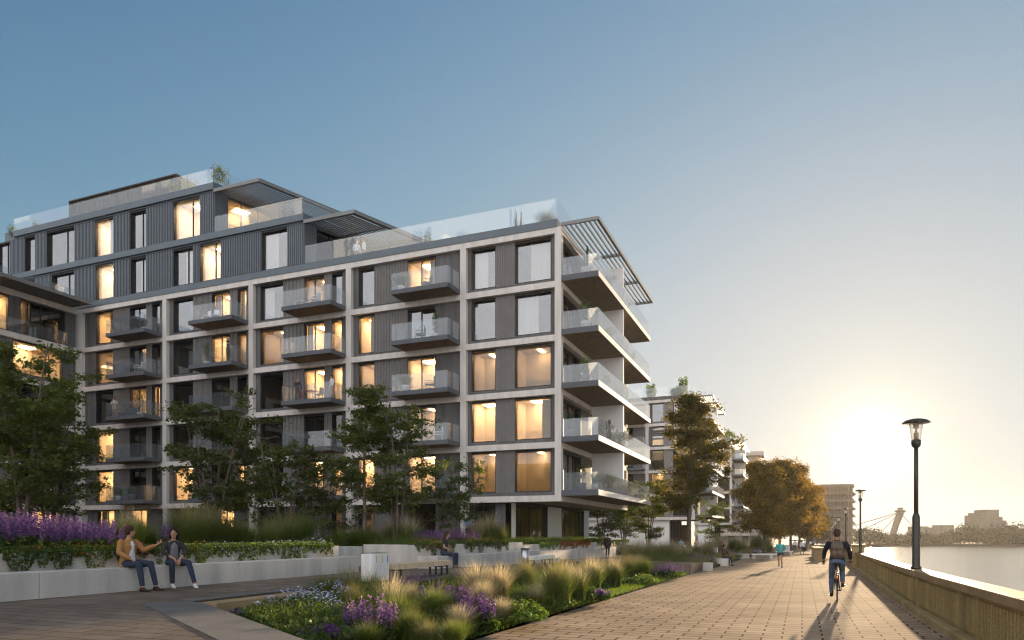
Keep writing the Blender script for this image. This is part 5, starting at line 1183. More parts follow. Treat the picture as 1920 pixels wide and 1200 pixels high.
# --- cyclist
CY = vec(.86, 20.7, gz(20.7)); ryaw = R_(90-2)
def wheel(par, cx, r=.335):
    w_ = MB(); n = 36; vs = []; 
    for i in range(n):
        a = 2*math.pi*i/n
        for j in range(8): b = 2*math.pi*j/8; q = r-.014+.014*math.cos(b); vs.append((cx+q*math.cos(a), .014*math.sin(b), r+q*math.sin(a)))
    w_.add(vs, [(i*8+j, ((i+1) % n)*8+j, ((i+1) % n)*8+(j+1) % 8, i*8+(j+1) % 8) for i in range(n) for j in range(8)]); wo = w_.build('wheel', M['rubber'], par, True)
    s = MB()
    for i in range(24): a = 2*math.pi*i/24; s.tube([(cx+.02*math.cos(a+1), .02*(-1)**i, r+.02*math.sin(a+1)), (cx+(r-.03)*math.cos(a), 0, r+(r-.03)*math.sin(a))], .0016, 3, False)
    s.build('spokes', M['steel'], wo); s = MB(); n = 36; vs = []
    for i in range(n):
        a = 2*math.pi*i/n
        for q, y in ((r-.035, .010), (r-.035, -.010), (r-.024, -.012), (r-.024, .012)): vs.append((cx+q*math.cos(a), y, r+q*math.sin(a)))
    s.add(vs, [(i*4+j, ((i+1) % n)*4+j, ((i+1) % n)*4+(j+1) % 4, i*4+(j+1) % 4) for i in range(n) for j in range(4)]); s.build('rim', M['steel'], wo)
bk = empty('bicycle', tuple(CY), ryaw, 'dark city bicycle ridden away by the man with the backpack', 'bicycle')
WLOC[bk] = Vector((0, 0, 0)); bk.scale = (1.05,)*3
wheel(bk, -.52); wheel(bk, .54)
f = MB(); BB = (-.08, 0, .28); ST = (-.24, 0, .80); HT = (.34, 0, .84); HB_ = (.38, 0, .66); RA = (-.52, 0, .335); FA = (.54, 0, .335)
f.tube([BB, ST], .016, 8); f.tube([BB, HB_], .018, 8); f.tube([(-.21, 0, .70), HT], .016, 8); f.tube([HB_, HT, (.32, 0, .93)], .018, 8)
for sg in (-1, 1): f.tube([(BB[0], .03*sg, BB[2]), (RA[0], .055*sg, RA[2])], .009, 6); f.tube([(ST[0], .015*sg, .72), (RA[0], .055*sg, RA[2])], .008, 6); f.tube([(HB_[0], .04*sg, HB_[2]), (FA[0], .055*sg, FA[2])], .011, 6)
f.build('frame', M['black'], bk)
f = MB(); f.tube([(.32, 0, .92), (.33, 0, 1.02)], .014, 8); f.tube([(.20, -.31, 1.00), (.27, -.26, 1.03), (.33, -.08, 1.03), (.33, .08, 1.03), (.27, .26, 1.03), (.20, .31, 1.00)], .012, 8); f.build('handlebar', M['steel'], bk)
for sg in (-1, 1): MB().tube([(.10, .32*sg, .99), (.21, .31*sg, 1.0)], .018, 8).build('grip', M['rubber'], bk)
f = MB(); loft(f, [(-.38, 0, .93), (-.34, 0, .935), (-.24, 0, .93), (-.12, 0, .925)], [(.05, .02), (.085, .03), (.05, .025), (.02, .012)], (0, 1, 0)); f.tube([(-.24, 0, .80), (-.25, 0, .92)], .013, 8); f.build('saddle', M['black'], bk, True)
f = MB(); f.tube([(-.08, -.02, .28), (-.08, -.10, .28)], .016, 8); f.tube([(-.08, .09, .28), (.02, .095, .14)], .010, 6); f.tube([(-.08, -.09, .28), (-.18, -.095, .42)], .010, 6); f.box((-.03, .10, .125), (.07, .19, .15)); f.box((-.23, -.19, .41), (-.13, -.10, .435)); f.tube([(-.08, -.038, .28), (-.08, -.046, .28)], .09, 20); f.build('crank', M['black'], bk)
f = MB(); n = 20; ar = [math.radians(10+160*i/(n-1)) for i in range(n)]; vs = [(-.52+.365*math.cos(a), y, .335+.365*math.sin(a)) for a in ar for y in (-.028, .028)]; f.add(vs, [(2*i, 2*i+1, 2*i+3, 2*i+2) for i in range(n-1)]); f.build('mudguard', M['black'], bk)
f = MB(); f.box((-.70, -.08, .735), (-.36, .08, .75)); [f.tube([(-.66, .07*sg, .735), (-.53, .06*sg, .34)], .006, 5) for sg in (-1, 1)]; f.build('rack', M['black'], bk)
MB().box((-.93, -.03, .60), (-.885, .03, .66)).tube([(-.90, 0, .62), (-.84, 0, .60)], .008, 5).build('rear_light', M['red'], bk)
J = dict(pel=vec(-.24, 0, 1.04), neck=vec(.0, 0, 1.53), head=vec(.05, 0, 1.69), SL=vec(-.03, .195, 1.47), SR=vec(-.03, -.195, 1.47), HL=vec(-.20, .09, .99), HR=vec(-.20, -.09, .99),
  KL=vec(.02, .13, .62), KR=vec(.12, -.12, .82), AL=vec(-.05, .13, .24), AR=vec(-.10, -.12, .50), EL=vec(.0, .29, 1.24), WL=vec(.14, .31, 1.05), ER=vec(.0, -.29, 1.24), WR=vec(.14, -.31, 1.05), face=vec(1, .05, 0), nL=vec(0, 0, -1), nR=vec(0, 0, -1), curlL=1.1, curlR=1.1)
J['KL'], J['AL'] = vec(.08, .13, .60), vec(.0, .13, .20); J['KR'], J['AR'] = vec(.16, -.12, .78), vec(-.12, -.13, .46)
person(tuple(CY), ryaw, J, dict(skin='skin_tan', legs='denim_light', top='navy', shoes='shoe_dark', hair='hair_brown', topname='sweater', bulk=1.06), 'man in black sweater and jeans cycling away along the promenade', True, 1.05)
bp_ = empty('backpack', tuple(CY), ryaw, 'olive canvas backpack on the back of the cyclist', 'backpack'); WLOC[bp_] = Vector((0, 0, 0)); bp_.scale = (1.05,)*3
g = MB(); loft(g, [(-.30, 0, 1.10), (-.31, 0, 1.16), (-.25, 0, 1.34), (-.19, 0, 1.46), (-.15, 0, 1.50)], [(.12, .07), (.155, .10), (.15, .10), (.135, .08), (.08, .05)], (0, 1, 0)); fused(g, .012).build('bag_body', M['olive_bag'], bp_, True)
g = MB()
for sg in (-1, 1): g.ell((-.40, .07*sg, 1.20), (.045, .06, .075), 10, 8)
g.build('bag_pockets', M['olive_bag'], bp_, True)
g = MB(); loft(g, [(-.355, 0, 1.30), (-.345, 0, 1.38), (-.26, 0, 1.47)], [(.13, .02), (.14, .025), (.13, .03)], (0, 1, 0)); g.build('bag_flap', M['olive_bag'], bp_, True)
g = MB()
for sg in (-1, 1): g.tube([(-.20, .09*sg, 1.50), (-.08, .11*sg, 1.56), (.04, .11*sg, 1.50), (.09, .12*sg, 1.36)], [(.022, .010)]*4, 8); g.tube([(-.405, .06*sg, 1.33), (-.45, .06*sg, 1.20)], .008, 5)
g.build('straps', M['strap'], bp_)
# --- jogger
J = stand(.22, (vec(-.10, .27, 1.16), vec(.13, .24, 1.08)), (vec(-.02, -.27, 1.14), vec(.22, -.16, 1.16)), .05); J['curlL'] = J['curlR'] = 1.2; J['KL'] = vec(.16, .09, .52); J['AR'] = vec(-.16, -.1, .16)
person((xat(1463, 44.9), 44.9, gz(44.9)), R_(-95), J, dict(skin='skin_tan', legs='shorts', leglen=.42, top='teal', shoes='shoe_blue', hair='hair_blond', hairlen='pony', bulk=.98), 'woman in teal long-sleeved top and dark shorts jogging towards the viewer', True, .97)
# --- man in suit, from behind
J = stand(.04); person((xat(1139, 50.8), 50.8, zp(50.8)), R_(82), J, dict(legs='suit', top='suit', shoes='shoe_dark', hair='hair_dark', topname='jacket', bulk=1.12, hem=.14), 'man in dark suit standing with his back turned beside the far planter wall', True, 1.0)
J = stand(0, (vec(.05, .24, 1.14), vec(.25, .10, 1.06)), (vec(.05, -.24, 1.14), vec(.26, -.08, 1.06)), .05); J['face'] = vec(1, 0, -.5)
person((xat(879, 31.5), 31.5, 1.0), R_(-70), J, dict(legs='denim', top='light_blue', shoes='shoe_dark', hair='hair_dark'), 'man in light blue shirt standing behind the blond grass of the mid planter', False, .96)
J = seat(.46, legL=(.05, .0)); J['ER'], J['WR'] = vec(.12, -.25, .78), vec(.38, -.08, .80); J['EL'], J['WL'] = vec(.12, .25, .78), vec(.36, .1, .70)
hm = person((xat(1357, 47.2), 47.2, gz(47.2)), R_(-20), J, dict(legs='suit', top='hair_brown', shoes='shoe_dark', hair='hair_dark', skin='skin_tan'), 'seated man wearing a hat on the low concrete bench block', False, 1.0)
g = MB(); g.lathe([(.15, 0), (.155, .012), (.09, .02), (.085, .10), (.06, .12), (.01, .12)], (.07, 0, 1.34), 16, 1.0, .9); _pb(g, 'hat', 'strap', hm)
# --- small figures
def small(u, y, z, yaw, wear, label, step=.0, sc=.98, group=None, **k):
    return person((xat(u, y), y, z), yaw, stand(step, **k), wear, label, False, sc, group)
W = lambda top, legs, hair='hair_dark', **k: dict(top=top, legs=legs, hair=hair, shoes='shoe_dark', **k)
small(1504, 90, gz(90), R_(-60), W('shirt_white', 'shorts', leglen=.55), 'walking man in white T-shirt and shorts with a dark bag on the far promenade', .25)
MB().ell((xat(1508, 89.8), 89.8, gz(90)+.62), (.28, .16, .26), 12, 8).build('bag', M['black'])
bo = COL.objects['bag']; tag(bo, 'dark bag carried by the walking man in white T-shirt', 'bag')
small(1489.5, 118, gz(118), R_(90), W('shirt_white', 'shorts', 'hair_brown'), 'person in white top left of the walking man, left of the two', .1)
small(1491.5, 121, gz(121), R_(90), W('light_blue', 'charcoal'), 'person in pale top left of the walking man, right of the two', .1)
small(1520, 165, gz(165), R_(90), W('shirt_white', 'charcoal'), 'small figure in white near the end of the promenade', .1)
for i, (u, y) in enumerate(((1497, 240), (1502, 250), (1509, 245), (1514, 255), (1526, 235))):
    small(u, y, gz(y), R_(90+i*40), W(('charcoal', 'navy', 'shirt_white', 'charcoal', 'light_blue')[i], 'navy'), 'tiny far off figure at the end of the promenade', .1, 1, 'far off strollers at the end of the promenade')
# figures before the second block
small(1277, 72, zp(72), R_(-90), W('light_blue', 'denim'), 'figure in blue left of the golden tree trunk before the second block')
small(1306, 76, zp(76), R_(-90), W('beige_cloth', 'beige_cloth', 'hair_brown'), 'figure in pale dress right of the golden tree trunk')
small(1331, 80, zp(80), R_(-90), W('suit', 'denim'), 'dark clothed figure in front of the second block, right of the pale dress')
# people on balconies
def balc(u, fl, yaw, wear, label, dy=-1.1, **k):
    y = YF+dy; return person((xat(u, y), y, zfl(fl)+.285), yaw, stand(0, **k), wear, label, False, 1.0)
balc(558, 2, R_(-60), W('charcoal', 'charcoal', 'hair_blond'), 'person in black standing by the red table on the third column balcony', armR=(vec(.0, -.24, 1.15), vec(.20, -.06, 1.38)))
balc(622, 2, R_(-120), W('shirt_white', 'beige_cloth', 'hair_dark'), 'person in white shirt at the right of the balcony with the red table')
balc(214, 2, R_(-80), W('beige_cloth', 'beige_cloth', 'hair_brown', leglen=.4, hairlen='long'), 'woman in beige dress standing on a balcony of the leftmost column', armL=(vec(0, .32, 1.18), vec(.12, .12, 1.12)), armR=(vec(0, -.32, 1.18), vec(.12, -.12, 1.12)))
balc(428, 3, R_(200), W('navy', 'navy', 'hair_dark'), 'man in black on the balcony of the second column', armR=(vec(.05, -.24, 1.14), vec(.30, -.15, 1.15)))
person((xat(669, YF+1.2), YF+1.2, zfl(5)+.34), R_(-40), stand(), W('shirt_white', 'navy', 'hair_blond', hairlen='long'), 'woman in pale top on the roof terrace below the louvred canopy', False, 1.02)
person((xat(682, YF+1.3), YF+1.3, zfl(5)+.34), R_(-130), stand(), W('shirt_white', 'denim', 'hair_dark'), 'man in white shirt on the roof terrace beside the woman', False, 1.06)
# ================================================================== STREET FURNITURE
bn = empty('recycling_bin', (-9.8, 15.0, ZP), label='triple recycling bin with white ribbed casing beside the wooden bench', cat='bin')
def rr_poly(x0, x1, y0, y1, r, n=6):
    P = []
    for cx, cy, a in ((x1-r, y1-r, 0), (x0+r, y1-r, 90), (x0+r, y0+r, 180), (x1-r, y0+r, 270)):
        for i in range(n+1): t = math.radians(a+90*i/n); P.append((cx+r*math.cos(t), cy+r*math.sin(t)))
    return P
bx0, bx1, by0, by1 = -9.97, -9.60, 14.55, 15.42
MB().prism(rr_poly(bx0, bx1, by0, by1, .13), ZP, ZP+.04).build('base', M['black'], bn)
mb = MB(); pl = rr_poly(bx0, bx1, by0, by1, .13, 10); mb.prism(pl, ZP+.04, ZP+.71)
for i in range(len(pl)):
    a, b = Vector(pl[i]), Vector(pl[(i+1) % len(pl)]); L = (b-a).length; n = max(1, int(L/.035)); nr = Vector(((b-a).y, -(b-a).x)).normalized()*-1
mb.build('casing', M['white_paint'], bn)
mb = MB()
for i in range(22): y = by0+.14+i*(by1-by0-.28)/21; mb.box((bx1+.001, y-.010, ZP+.06), (bx1+.010, y+.010, ZP+.69))
for i in range(5): x = bx0+.14+i*.03; mb.box((x, by0-.010, ZP+.06), (x+.014, by0-.001, ZP+.69))
mb.build('casing_ribs', M['white_paint'], bn)
MB().prism(rr_poly(bx0-.006, bx1+.006, by0-.006, by1+.006, .134), ZP+.711, ZP+.725).build('lid', M['steel'], bn)
for i, c in enumerate(('steel', 'yellow', 'blue')): MB().box((bx1+.011, by0+.17+i*.25, ZP+.48), (bx1+.016, by0+.20+i*.25, ZP+.66)).build('marker_stripe', M[c], bn)
def slat_bench(label, x0, x1, y0, y1, z, m='pale_wood', h=.42, n=8):
    t = empty('bench', ((x0+x1)/2, (y0+y1)/2, z), label=label, cat='bench'); s = MB(); w_ = (x1-x0)/n
    for i in range(n): s.box((x0+i*w_+.006, y0, z+h-.14), (x0+(i+1)*w_-.006, y1, z+h))
    s.build('seat', M[m], t)
    k = MB()
    for i in range(8): y = y0+(i//2+.5)*(y1-y0)/4; k.obox((x1-.004, y, z+h-.05-(i % 2)*.06), .012, .022, .022)
    k.build('bolts', M['reveal'], t)
    for yy in (y0+.25, y1-.55, y1-.2):
        l = MB(); l.box((x0+.04, yy-.03, z), (x0+.08, yy+.03, z+h-.141)); l.box((x1-.08, yy-.03, z), (x1-.04, yy+.03, z+h-.141)); l.box((x0+.08, yy-.02, z+h-.18), (x1-.08, yy+.02, z+h-.142)); l.build('leg', M['frame'], t)
slat_bench('pale wooden slatted bench with dark metal legs beside the recycling bin', -10.05, -9.55, 15.65, 18.7, ZP)
slat_bench('white slatted bench behind the steel litter bin', -9.95, -9.5, 25.4, 28.0, zp(26), 'white_paint', .40, 6)
lb = empty('litter_bin', (-9.65, 24.9, zp(24.9)), label='round steel litter bin in front of the mid seat wall', cat='bin')
MB().lathe([(.15, 0), (.15, .68)], (-9.65, 24.9, zp(24.9)), 24).build('cylinder', M['steel'], lb, True); MB().lathe([(.165, .681), (.165, .71), (.13, .715)], (-9.65, 24.9, zp(24.9)), 24).build('rim', M['frame'], lb, True)
for i, (u, y, l) in enumerate([(1338, 63.5, 'small white litter bin between the second and third bed'), (1476, 108, 'white and blue litter bin far along the promenade')]):
    x = xat(u, y); t = empty('litter_bin', (x, y, gz(y)), label=l, cat='bin'); MB().prism(rr_poly(x-.35, x+.35, y-.35, y+.35, .1), gz(y), gz(y)+.95).build('casing', M['white_paint'], t); MB().prism(rr_poly(x-.36, x+.36, y-.36, y+.36, .1), gz(y)+.951, gz(y)+1.0).build('lid', M['steel'], t)
for i, (u, y, l) in enumerate([(1430, 64.5, 'low pale concrete bench left of the jogger'), (1470, 84, 'low concrete bench beyond the jogger under the grove'), (1446, 65.2, 'small pale table like bench next to the jogger')]):
    x = xat(u, y); t = empty('concrete_bench', (x, y, gz(y)), label=l, cat='bench'); MB().box((x-.9, y-.3, gz(y)+.36), (x+.9, y+.3, gz(y)+.48)).build('seat', M['slab_edge'], t, bevel=.01)
    for q in (-.7, .7): MB().box((x+q-.12, y-.28, gz(y)-.2), (x+q+.12, y+.28, gz(y)+.359)).build('leg', M['concrete'], t)
rs = random.Random(8)
for i in range(16):
    x, y = rs.uniform(-12, -10.3), rs.uniform(10.5, 17); mb = MB(); a = rs.uniform(0, 6); c, s = math.cos(a)*.045, math.sin(a)*.045
    mb.add([(x-c, y-s, ZP+.012), (x+s*.6, y-c*.6, ZP+.022), (x+c, y+s, ZP+.014), (x-s*.6, y+c*.6, ZP+.026)], [(0, 1, 2, 3)]); tag(mb.build('fallen_leaf', M['rust_leaf']), 'dry fallen leaf lying on the plaza paving beside the steps', 'leaf', 'fallen leaves on the plaza')
# parapet piers and stairhead by the far river wall
for i, y in enumerate((62, 70, 78)):
    t = empty('stone_pedestal', (1.2, y, gz(y)), label=['near', 'middle', 'far'][i]+' stone pedestal of the railing left of the far river wall', cat='pedestal', group='stone pedestals by the far river wall')
    MB().box((.9, y-.4, gz(y)-.2), (1.6, y+.4, gz(y)+.95)).build('block', M['coping'], t, bevel=.02); MB().box((.84, y-.46, gz(y)+.953), (1.66, y+.46, gz(y)+1.05)).build('cap', M['coping'], t)
for i, y in enumerate((62.5, 70.5)):
    t = empty('iron_railing', (1.2, y, gz(y)), label=['near', 'far'][i]+' iron railing panel between the stone pedestals', cat='railing'); mb = MB()
    for k in range(34): mb.box((1.22, y+.1+k*.2, gz(y)-.1), (1.26, y+.14+k*.2, gz(y)+.85))
    mb.box((1.2, y, gz(y)+.80), (1.28, y+7, gz(y)+.87)); mb.build('bars', M['frame'], t)
# ------------------------------------------------------------------ pots, plants and furniture on balconies and roofs
def bush_me(seed, r, h, leaf, col, n=420):
    rs_ = np.random.RandomState(seed); a = rs_.normal(size=(n, 3)); a /= np.linalg.norm(a, axis=1)[:, None]; q = rs_.uniform(.45, 1, n)[:, None]*(1+.25*np.sin(a[:, :1]*7+seed)); C = a*q*[r, r, h/2]; C[:, 2] += h*.55
    v, f = leaf_quads(C, leaf, rs_, .3); return (v, f)
def potted(loc, label, kind='bush', r=.35, h=.8, pot=(.25, .4), pm='pot', col='leaf_mid', group=None, seed=1, leaf=.07):
    t = empty('potted_plant', loc, 0, label, 'plant', group); x, y, z = loc
    if pot: MB().lathe([(pot[0]*.75, 0), (pot[0], pot[1]*.8), (pot[0], pot[1]), (pot[0]*.9, pot[1]), (pot[0]*.85, pot[1]-.05)], loc, 18).build('pot', M[pm], t, True)
    pz = pot[1]-.04 if pot else 0
    if kind == 'bush':
        v, f = bush_me(seed, r, h, leaf, col, int(300+500*r)); v[:, 2] += pz; o = obj_np('foliage', np_mesh('foliage', v, f, [M[col]]), t)
    elif kind == 'grass':
        o = bpy.data.objects.new('foliage', CM['green'][seed % 2]); COL.objects.link(o); link_child(o, t); o.location = (0, 0, pz); o.scale = (h/.8,)*3
    elif kind == 'cactus':
        rr = random.Random(seed); c = MB()
        for i in range(7):
            a = rr.uniform(0, 6.28); rad = rr.uniform(.04, .16); hh = h*rr.uniform(.5, 1); c.tube([(x+rad*math.cos(a), y+rad*math.sin(a), z+pz-.05), (x+rad*1.5*math.cos(a), y+rad*1.5*math.sin(a), z+pz+hh*.5), (x+rad*1.7*math.cos(a), y+rad*1.7*math.sin(a), z+pz+hh)], [.05, .055, .035], 7)
        c.build('foliage', M[col], t, True)
    return t
ZR = zfl(5)+.36; R7 = 29.5; R6 = 25.53
def rp(u, dy, z, *a, **k): y = YF+dy; return potted((xat(u, y), y, z), *a, **k)
rp(411, .6, R7, 'dense dark shrub at the corner of the top roof terrace', r=.75, h=1.7, pot=None, col='leaf_dark', seed=3, leaf=.10)
rp(352, 1.0, R7, 'bright shrub behind the glass of the top roof, left of the dark one', r=.9, h=1.5, pot=None, col='leaf_mid', seed=4, leaf=.10)
rp(325, 1.2, R7, 'small dark shrub in front of the plant room corner', r=.5, h=1.6, pot=None, col='leaf_dark', seed=5, leaf=.09)
rp(246, 1.0, R7, 'pale bush behind the middle of the top roof glass', r=.6, h=1.1, pot=None, seed=6, leaf=.09)
rp(140, 1.0, R7, 'thin bush behind the left part of the top roof glass', r=.5, h=1.0, pot=None, seed=7)
rp(24, .9, R7, 'bare purplish shrub behind the glass at the left edge of the top roof', r=.5, h=1.3, pot=None, col='leaf_dark', seed=8)
rp(68, .9, R7, 'thin shrub second from the left edge on the top roof', r=.4, h=1.1, pot=None, col='leaf_dark', seed=9)
rp(657, 7, R6-.6, 'yellow green shrub rising behind the lower louvred canopy', r=.85, h=3.2, pot=None, col='leaf_bright', seed=10, leaf=.11)
rp(800, 1.2, ZR, 'round pale bush beside the white roof partition', r=.55, h=1.3, pot=None, col='leaf_mid', seed=11, leaf=.08)
rp(880, 1.2, ZR, 'low feathery plant at the middle of the long roof glass', 'grass', h=.75, pot=None, seed=1)
rp(971, .9, ZR, 'tall cactus behind the roof glass near the corner', 'cactus', h=1.75, pot=None, col='leaf_mid', seed=2)
rp(985, 1.0, ZR, 'small round grass beside the roof cactus', 'grass', h=.6, pot=None, seed=0)
rp(1026, .9, ZR, 'wide dome shaped grass at the roof corner', 'grass', h=1.1, pot=None, seed=1)
# side balconies
XO = XC+2.45
sp = [(1098, 4, 'cactus', 1.5, 'cactus in a white pot on the topmost side balcony', 'pot'), (1098, 3, 'bush', 1.5, 'leafy bush in a white box on the second side balcony from the top', 'pot'), (1098, 2, 'bush', 1.3, 'yellow green bush on the middle side balcony', 'pot_dark'),
  (1068, 1, 'cactus', 1.3, 'spiky plant by the wall on the fourth side balcony', 'pot_dark'), (1090, 0, 'bush', 1.3, 'dark bush on the lowest side balcony', 'pot_dark')]
for i, (u, k, kd, h, lb_, pm) in enumerate(sp):
    y = YF+.75 if u < 1100 else YF+4; potted((xat(u, y), y, zfl(k)+.303), lb_, kd, .42, h, (.32, .5), pm, 'leaf_mid' if k != 2 else 'leaf_bright', seed=20+i)
for i, (k, dy, kd, h, lb_) in enumerate([(4, 4.4, 'grass', .9, 'tall grass behind the glass of the topmost side balcony'), (3, 4.6, 'grass', .8, 'grass pot along the second side balcony'), (2, 4.0, 'bush', .8, 'low bush along the middle side balcony'), (2, 8.6, 'bush', 1.5, 'bright bush past the divider of the middle side balcony'),
   (1, 5.2, 'cactus', 1.5, 'cluster of tall cactus on the fourth side balcony'), (1, 8.7, 'cactus', 1.2, 'spiky plant past the divider of the fourth side balcony'), (0, 4.5, 'grass', 1.1, 'grass dome on the lowest side balcony'), (0, 1.2, 'bush', .9, 'climber spilling over the corner of the lowest side balcony'), (0, 10.5, 'bush', .6, 'small pot far along the lowest side balcony'), (3, 12.0, 'bush', .8, 'bush at the far end of the second side balcony')]):
    potted((XO-.55, YF+dy, zfl(k)+.303), lb_, kd, .38, h, (.26, .4), 'pot', 'leaf_bright' if kd == 'bush' else 'leaf_mid', seed=40+i)
def fp(u, k, *a, **kw): y = YF-1.0; return potted((xat(u, y), y, zfl(k)+.285), *a, **kw)
fp(752, 4, 'grass in a white pot on the top balcony beside the corner bay', 'grass', h=.9, pot=(.26, .45), seed=0)
fp(816, 3, 'upright green shrub on the second balcony from the top beside the corner bay', 'bush', r=.26, h=1.6, pot=(.22, .35), seed=60)
fp(760, 2, 'grass tuft in a pale pot on the balcony with the dark armchair', 'grass', h=.8, pot=(.3, .5), seed=1)
fp(388, 3, 'small tree in a pot on the balcony of the man in black', 'bush', r=.28, h=1.5, pot=(.22, .35), seed=61)
fp(262, 2, 'tall leafy plant beside the woman on the leftmost column', 'bush', r=.5, h=1.8, pot=(.2, .3), seed=62)
fp(247, 0, 'grass in a round grey pot on the lowest left balcony', 'grass', h=.8, pot=(.34, .5), pm='pot_dark', seed=1)
fp(222, 0, 'small pot with grass at the left of the lowest left balcony', 'grass', h=.8, pot=(.24, .4), pm='pot', seed=0)
fp(270, 4, 'dark plant at the right of the top left balcony', 'bush', r=.25, h=.8, pot=(.2, .3), seed=63)
fp(372, 0, 'round wicker pot on the lowest balcony of the second column', 'grass', h=.5, pot=(.36, .45), pm='pot_dark', seed=1)
def chair(loc, yaw, m, label, group=None, kind=0):
    t = empty('armchair' if kind else 'garden_chair', loc, yaw, label, 'chair', group); WLOC[t] = Vector((0, 0, 0)); w_ = .3 if kind else .21
    s = MB(); s.obox((0, 0, .42), w_*2, w_*2, .04); s.build('seat', M[m], t); b = MB(); vs = [(-w_, -w_, .46), (-w_-.14, -w_, .95), (-w_-.14, w_, .95), (-w_, w_, .46)]
    b.prism([(-w_-.03, -w_), (-w_, -w_), (-w_, w_), (-w_-.03, w_)], .47, .92 if not kind else .98); b.build('backrest', M[m], t)
    for sx in (-1, 1):
        for sy in (-1, 1): MB().tube([(sx*w_*.85, sy*w_*.85, .42), (sx*w_, sy*w_, 0)], .015, 6).build('leg', M[m], t)
    if kind:
        for sy in (-1, 1): MB().tube([(-w_, sy*w_, .66), (w_, sy*w_, .64), (w_, sy*w_, .44)], .018, 6).build('armrest', M[m], t)
    return t
def table(loc, m, label, r=.45, h=.74):
    t = empty('garden_table', loc, 0, label, 'table'); WLOC[t] = Vector((0, 0, 0)); MB().obox((0, 0, h-.03), r*2, r*1.6, .03).build('tabletop', M[m], t)
    for sx in (-1, 1):
        for sy in (-1, 1): MB().box((sx*r*.9-.015, sy*r*.7-.015, 0), (sx*r*.9+.015, sy*r*.7+.015, h-.03)).build('leg', M[m], t)
    return t
def B_(u, k, dy=-.95): y = YF+dy; return (xat(u, y), y, zfl(k)+.285)
table(B_(583, 2), 'red', 'red garden table on the balcony of the couple in the third column')
chair(B_(567, 2), 0, 'red', 'red garden chair left of the red table'); chair(B_(598, 2), R_(180), 'reveal', 'dark red chair right of the red table')
chair(B_(806, 2, -.9), R_(200), 'black', 'dark armchair on the balcony beside the corner bay', None, 1)
chair(B_(800, 4, -.9), R_(230), 'blue_metal', 'blue grey shell chair on the top balcony beside the corner bay', None, 1)
chair(B_(788, 3, -.9), R_(200), 'black', 'black chair on the second balcony from the top beside the corner bay', None, 1)
chair(B_(405, 4), R_(-60), 'white_paint', 'white wire chair on the top balcony of the second column, left one'); chair(B_(388, 4), R_(-100), 'white_paint', 'white wire chair on the top balcony of the second column, right one')
chair(B_(590, 4), R_(190), 'white_paint', 'pale armchair on the top balcony of the third column', None, 1); table(B_(565, 4), 'white_paint', 'low white table on the top balcony of the third column', .35, .45)
chair(B_(262, 3), R_(200), 'white_paint', 'white chair on the upper balcony of the leftmost column', None, 1)
chair(B_(822, 1, -.8), R_(200), 'white_paint', 'pale chair on the balcony half hidden by the vase shaped maple', None, 1)
s = empty('balcony_sofa', B_(240, 2), 0, 'dark teal sofa on the balcony of the woman in beige', 'sofa'); WLOC[s] = Vector((0, 0, 0)); MB().box((-.75, -.35, .1), (.75, .4, .42)).build('seat', M['blue_metal'], s, bevel=.05); MB().box((-.75, .2, .42), (.75, .4, .8)).build('backrest', M['blue_metal'], s, bevel=.05)
# roof of the second block
for i, (u, dy, h, l) in enumerate([(1281, 1.5, 3.0, 'yellow green shrub on the roof corner of the second block'), (1222, 2, 2.4, 'pale shrub on the roof of the second block'), (1268, 1.5, 1.6, 'dome grass behind the roof glass of the second block')]):
    y = 104.7+dy; potted((xat(u, y), y, zfl(5)+.3), l, 'bush', .9, h, None, col='leaf_bright', seed=80+i, leaf=.2)
y = 164; potted((xat(1366, y), y, zfl(5)+.3), 'yellow green shrub on the roof of the third block', 'bush', 1.3, 3, None, col='leaf_bright', seed=90, leaf=.25)
# ================================================================== FAR SIDE OF THE RIVER
def tower(u0, u1, vt, t_, label, steps, floors):
    c = at_t((u0+u1)/2, t_); hw = (u1-u0)/2*t_/FPX; T = empty('tower_block', (c[0], c[1], -4), label=label, cat='building', group='tower blocks beyond the river'); mb = MB(); wn_ = MB(); WLOC[T] = Vector((c[0], c[1], -4))
    for (a, b, v) in steps:
        x0, y0 = at_t(a, t_); x1, y1 = at_t(b, t_); zt = EYE+(HOR-v)*t_/FPX; dx, dy = -sa*14, ca*14
        mb.prism([(x0, y0), (x1, y1), (x1+dx, y1+dy), (x0+dx, y0+dy)], -5, zt); L = math.hypot(x1-x0, y1-y0); ux, uy = (x1-x0)/L, (y1-y0)/L; n = max(1, int(L/3.2))
        for f_ in range(2, int((zt+4)/3)):
            for i in range(n):
                q0, q1 = L*(i+.2)/n, L*(i+.8)/n; z = -4+f_*3; ox, oy = sa*.05, -ca*.05
                wn_.quad((x0+ux*q0+ox, y0+uy*q0+oy, z+.8), (x0+ux*q1+ox, y0+uy*q1+oy, z+.8), (x0+ux*q1+ox, y0+uy*q1+oy, z+2.3), (x0+ux*q0+ox, y0+uy*q0+oy, z+2.3))
    mb.build('wall', M['hazy_block'], T); wn_.build('window_rows', M['dark_panel'], T)
tower(1829, 1908, 954, 560, 'stepped high block, tallest on the far bank at the right', [(1829.5, 1836, 966), (1836.2, 1848, 961), (1848.2, 1873, 955.5), (1873.2, 1880, 969), (1880.2, 1887, 976), (1888, 1908, 986)], 12)
tower(1754, 1789, 984, 600, 'twin low block in the middle of the far bank', [(1752, 1765, 989), (1766, 1789, 984.5)], 8)
tower(1718, 1741, 986, 640, 'pale low block left of the twin block on the far bank', [(1718, 1741, 987)], 7)
br = empty('cable_bridge', (*at_t(1690, 620), -4), label='slanted bridge pylon with round platform on top and stay cables', cat='bridge'); WLOC[br] = Vector((*at_t(1690, 620), -4))
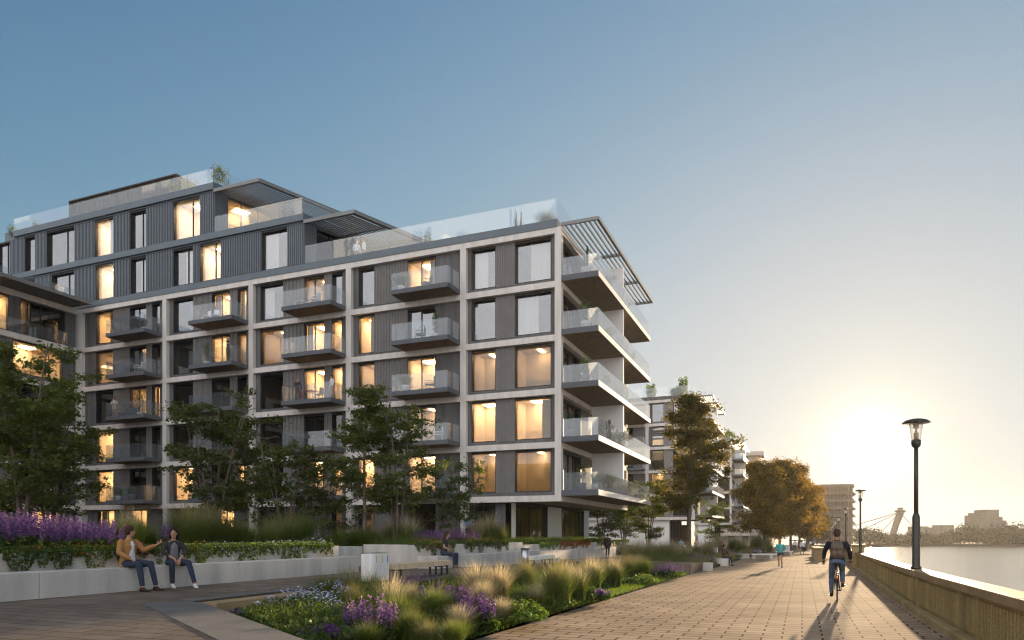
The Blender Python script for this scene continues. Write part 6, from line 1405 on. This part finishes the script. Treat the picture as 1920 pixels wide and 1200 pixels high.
def pt(u, v, t_, off=0): x, y = at_t(u, t_); return (x-sa*off, y+ca*off, EYE+(HOR-v)*t_/FPX)
mb = MB()
mb.tube([pt(1661, 1018, 620, -5), pt(1675, 985, 620, -2), pt(1687, 958, 620)], [1.7, 1.8, 2.2], 8); mb.tube([pt(1678, 1018, 620, 5), pt(1684, 985, 620, 2), pt(1692, 958, 620)], [1.7, 1.8, 2.0], 8)
mb.build('pylon', M['hazy_block'], br)
c = pt(1688, 957, 620); MB().lathe([(1.5, -1.2), (3.6, -.2), (4.7, .6), (4.6, 1.2), (3.4, 1.7), (2.2, 2), (2.2, 3.4), (2.5, 3.5), (2.5, 3.9)], (c[0], c[1], c[2]-1.5), 20).build('platform', M['hazy_block'], br, True)
for i, (u, v) in enumerate(((1540, 1004), (1590, 1007), (1640, 1012), (1735, 1014))): MB().tube([pt(1687, 960, 620), pt(u, v, 620)], .30, 4).build('cable', M['hazy_block'], br)
MB().tube([pt(1480, 1013.5, 620), pt(1740, 1013.5, 620)], [(2, .9), (2, .9)], 6).build('deck', M['hazy_block'], br)
# block across the square, behind the viewer; its reflection darkens the lower windows
ob = empty('square_block', (-45, -38, -1), label='dark brick block across the square, seen only in the window reflections', cat='building')
mb = MB(); mb.box((-110, -48, -1), (-8, -38, 15)); mb.build('wall', M['soffit'], ob); mb = MB(); fo_ = Face((0, -38), (1, 0), (0, 1))
for k in range(4):
    for i in range(22): fo_.box(mb, -108+i*4.5, -106+i*4.5, 0, .05, 1+k*3.6, 3.2+k*3.6)
mb.build('window_rows', M['frame'], ob)
# ------------------------------------------------------------------ air
hz = MB().box((-270, -62, -9), (900, 1250, 46)).build('haze', None); m = bpy.data.materials.new('haze'); m.use_nodes = True; t = m.node_tree; t.nodes.clear()
o_ = t.nodes.new('ShaderNodeOutputMaterial'); v = t.nodes.new('ShaderNodeVolumePrincipled'); v.inputs['Color'].default_value = (.95, .93, .90, 1); v.inputs['Density'].default_value = .00011; v.inputs['Anisotropy'].default_value = .4
t.links.new(v.outputs[0], o_.inputs['Volume']); hz.data.materials.append(m); tag(hz, kind='stuff')
# leftovers
for o in COL.objects:
    if o.parent is None and o.type == 'MESH' and 'kind' not in o and 'label' not in o: o['kind'] = 'structure'
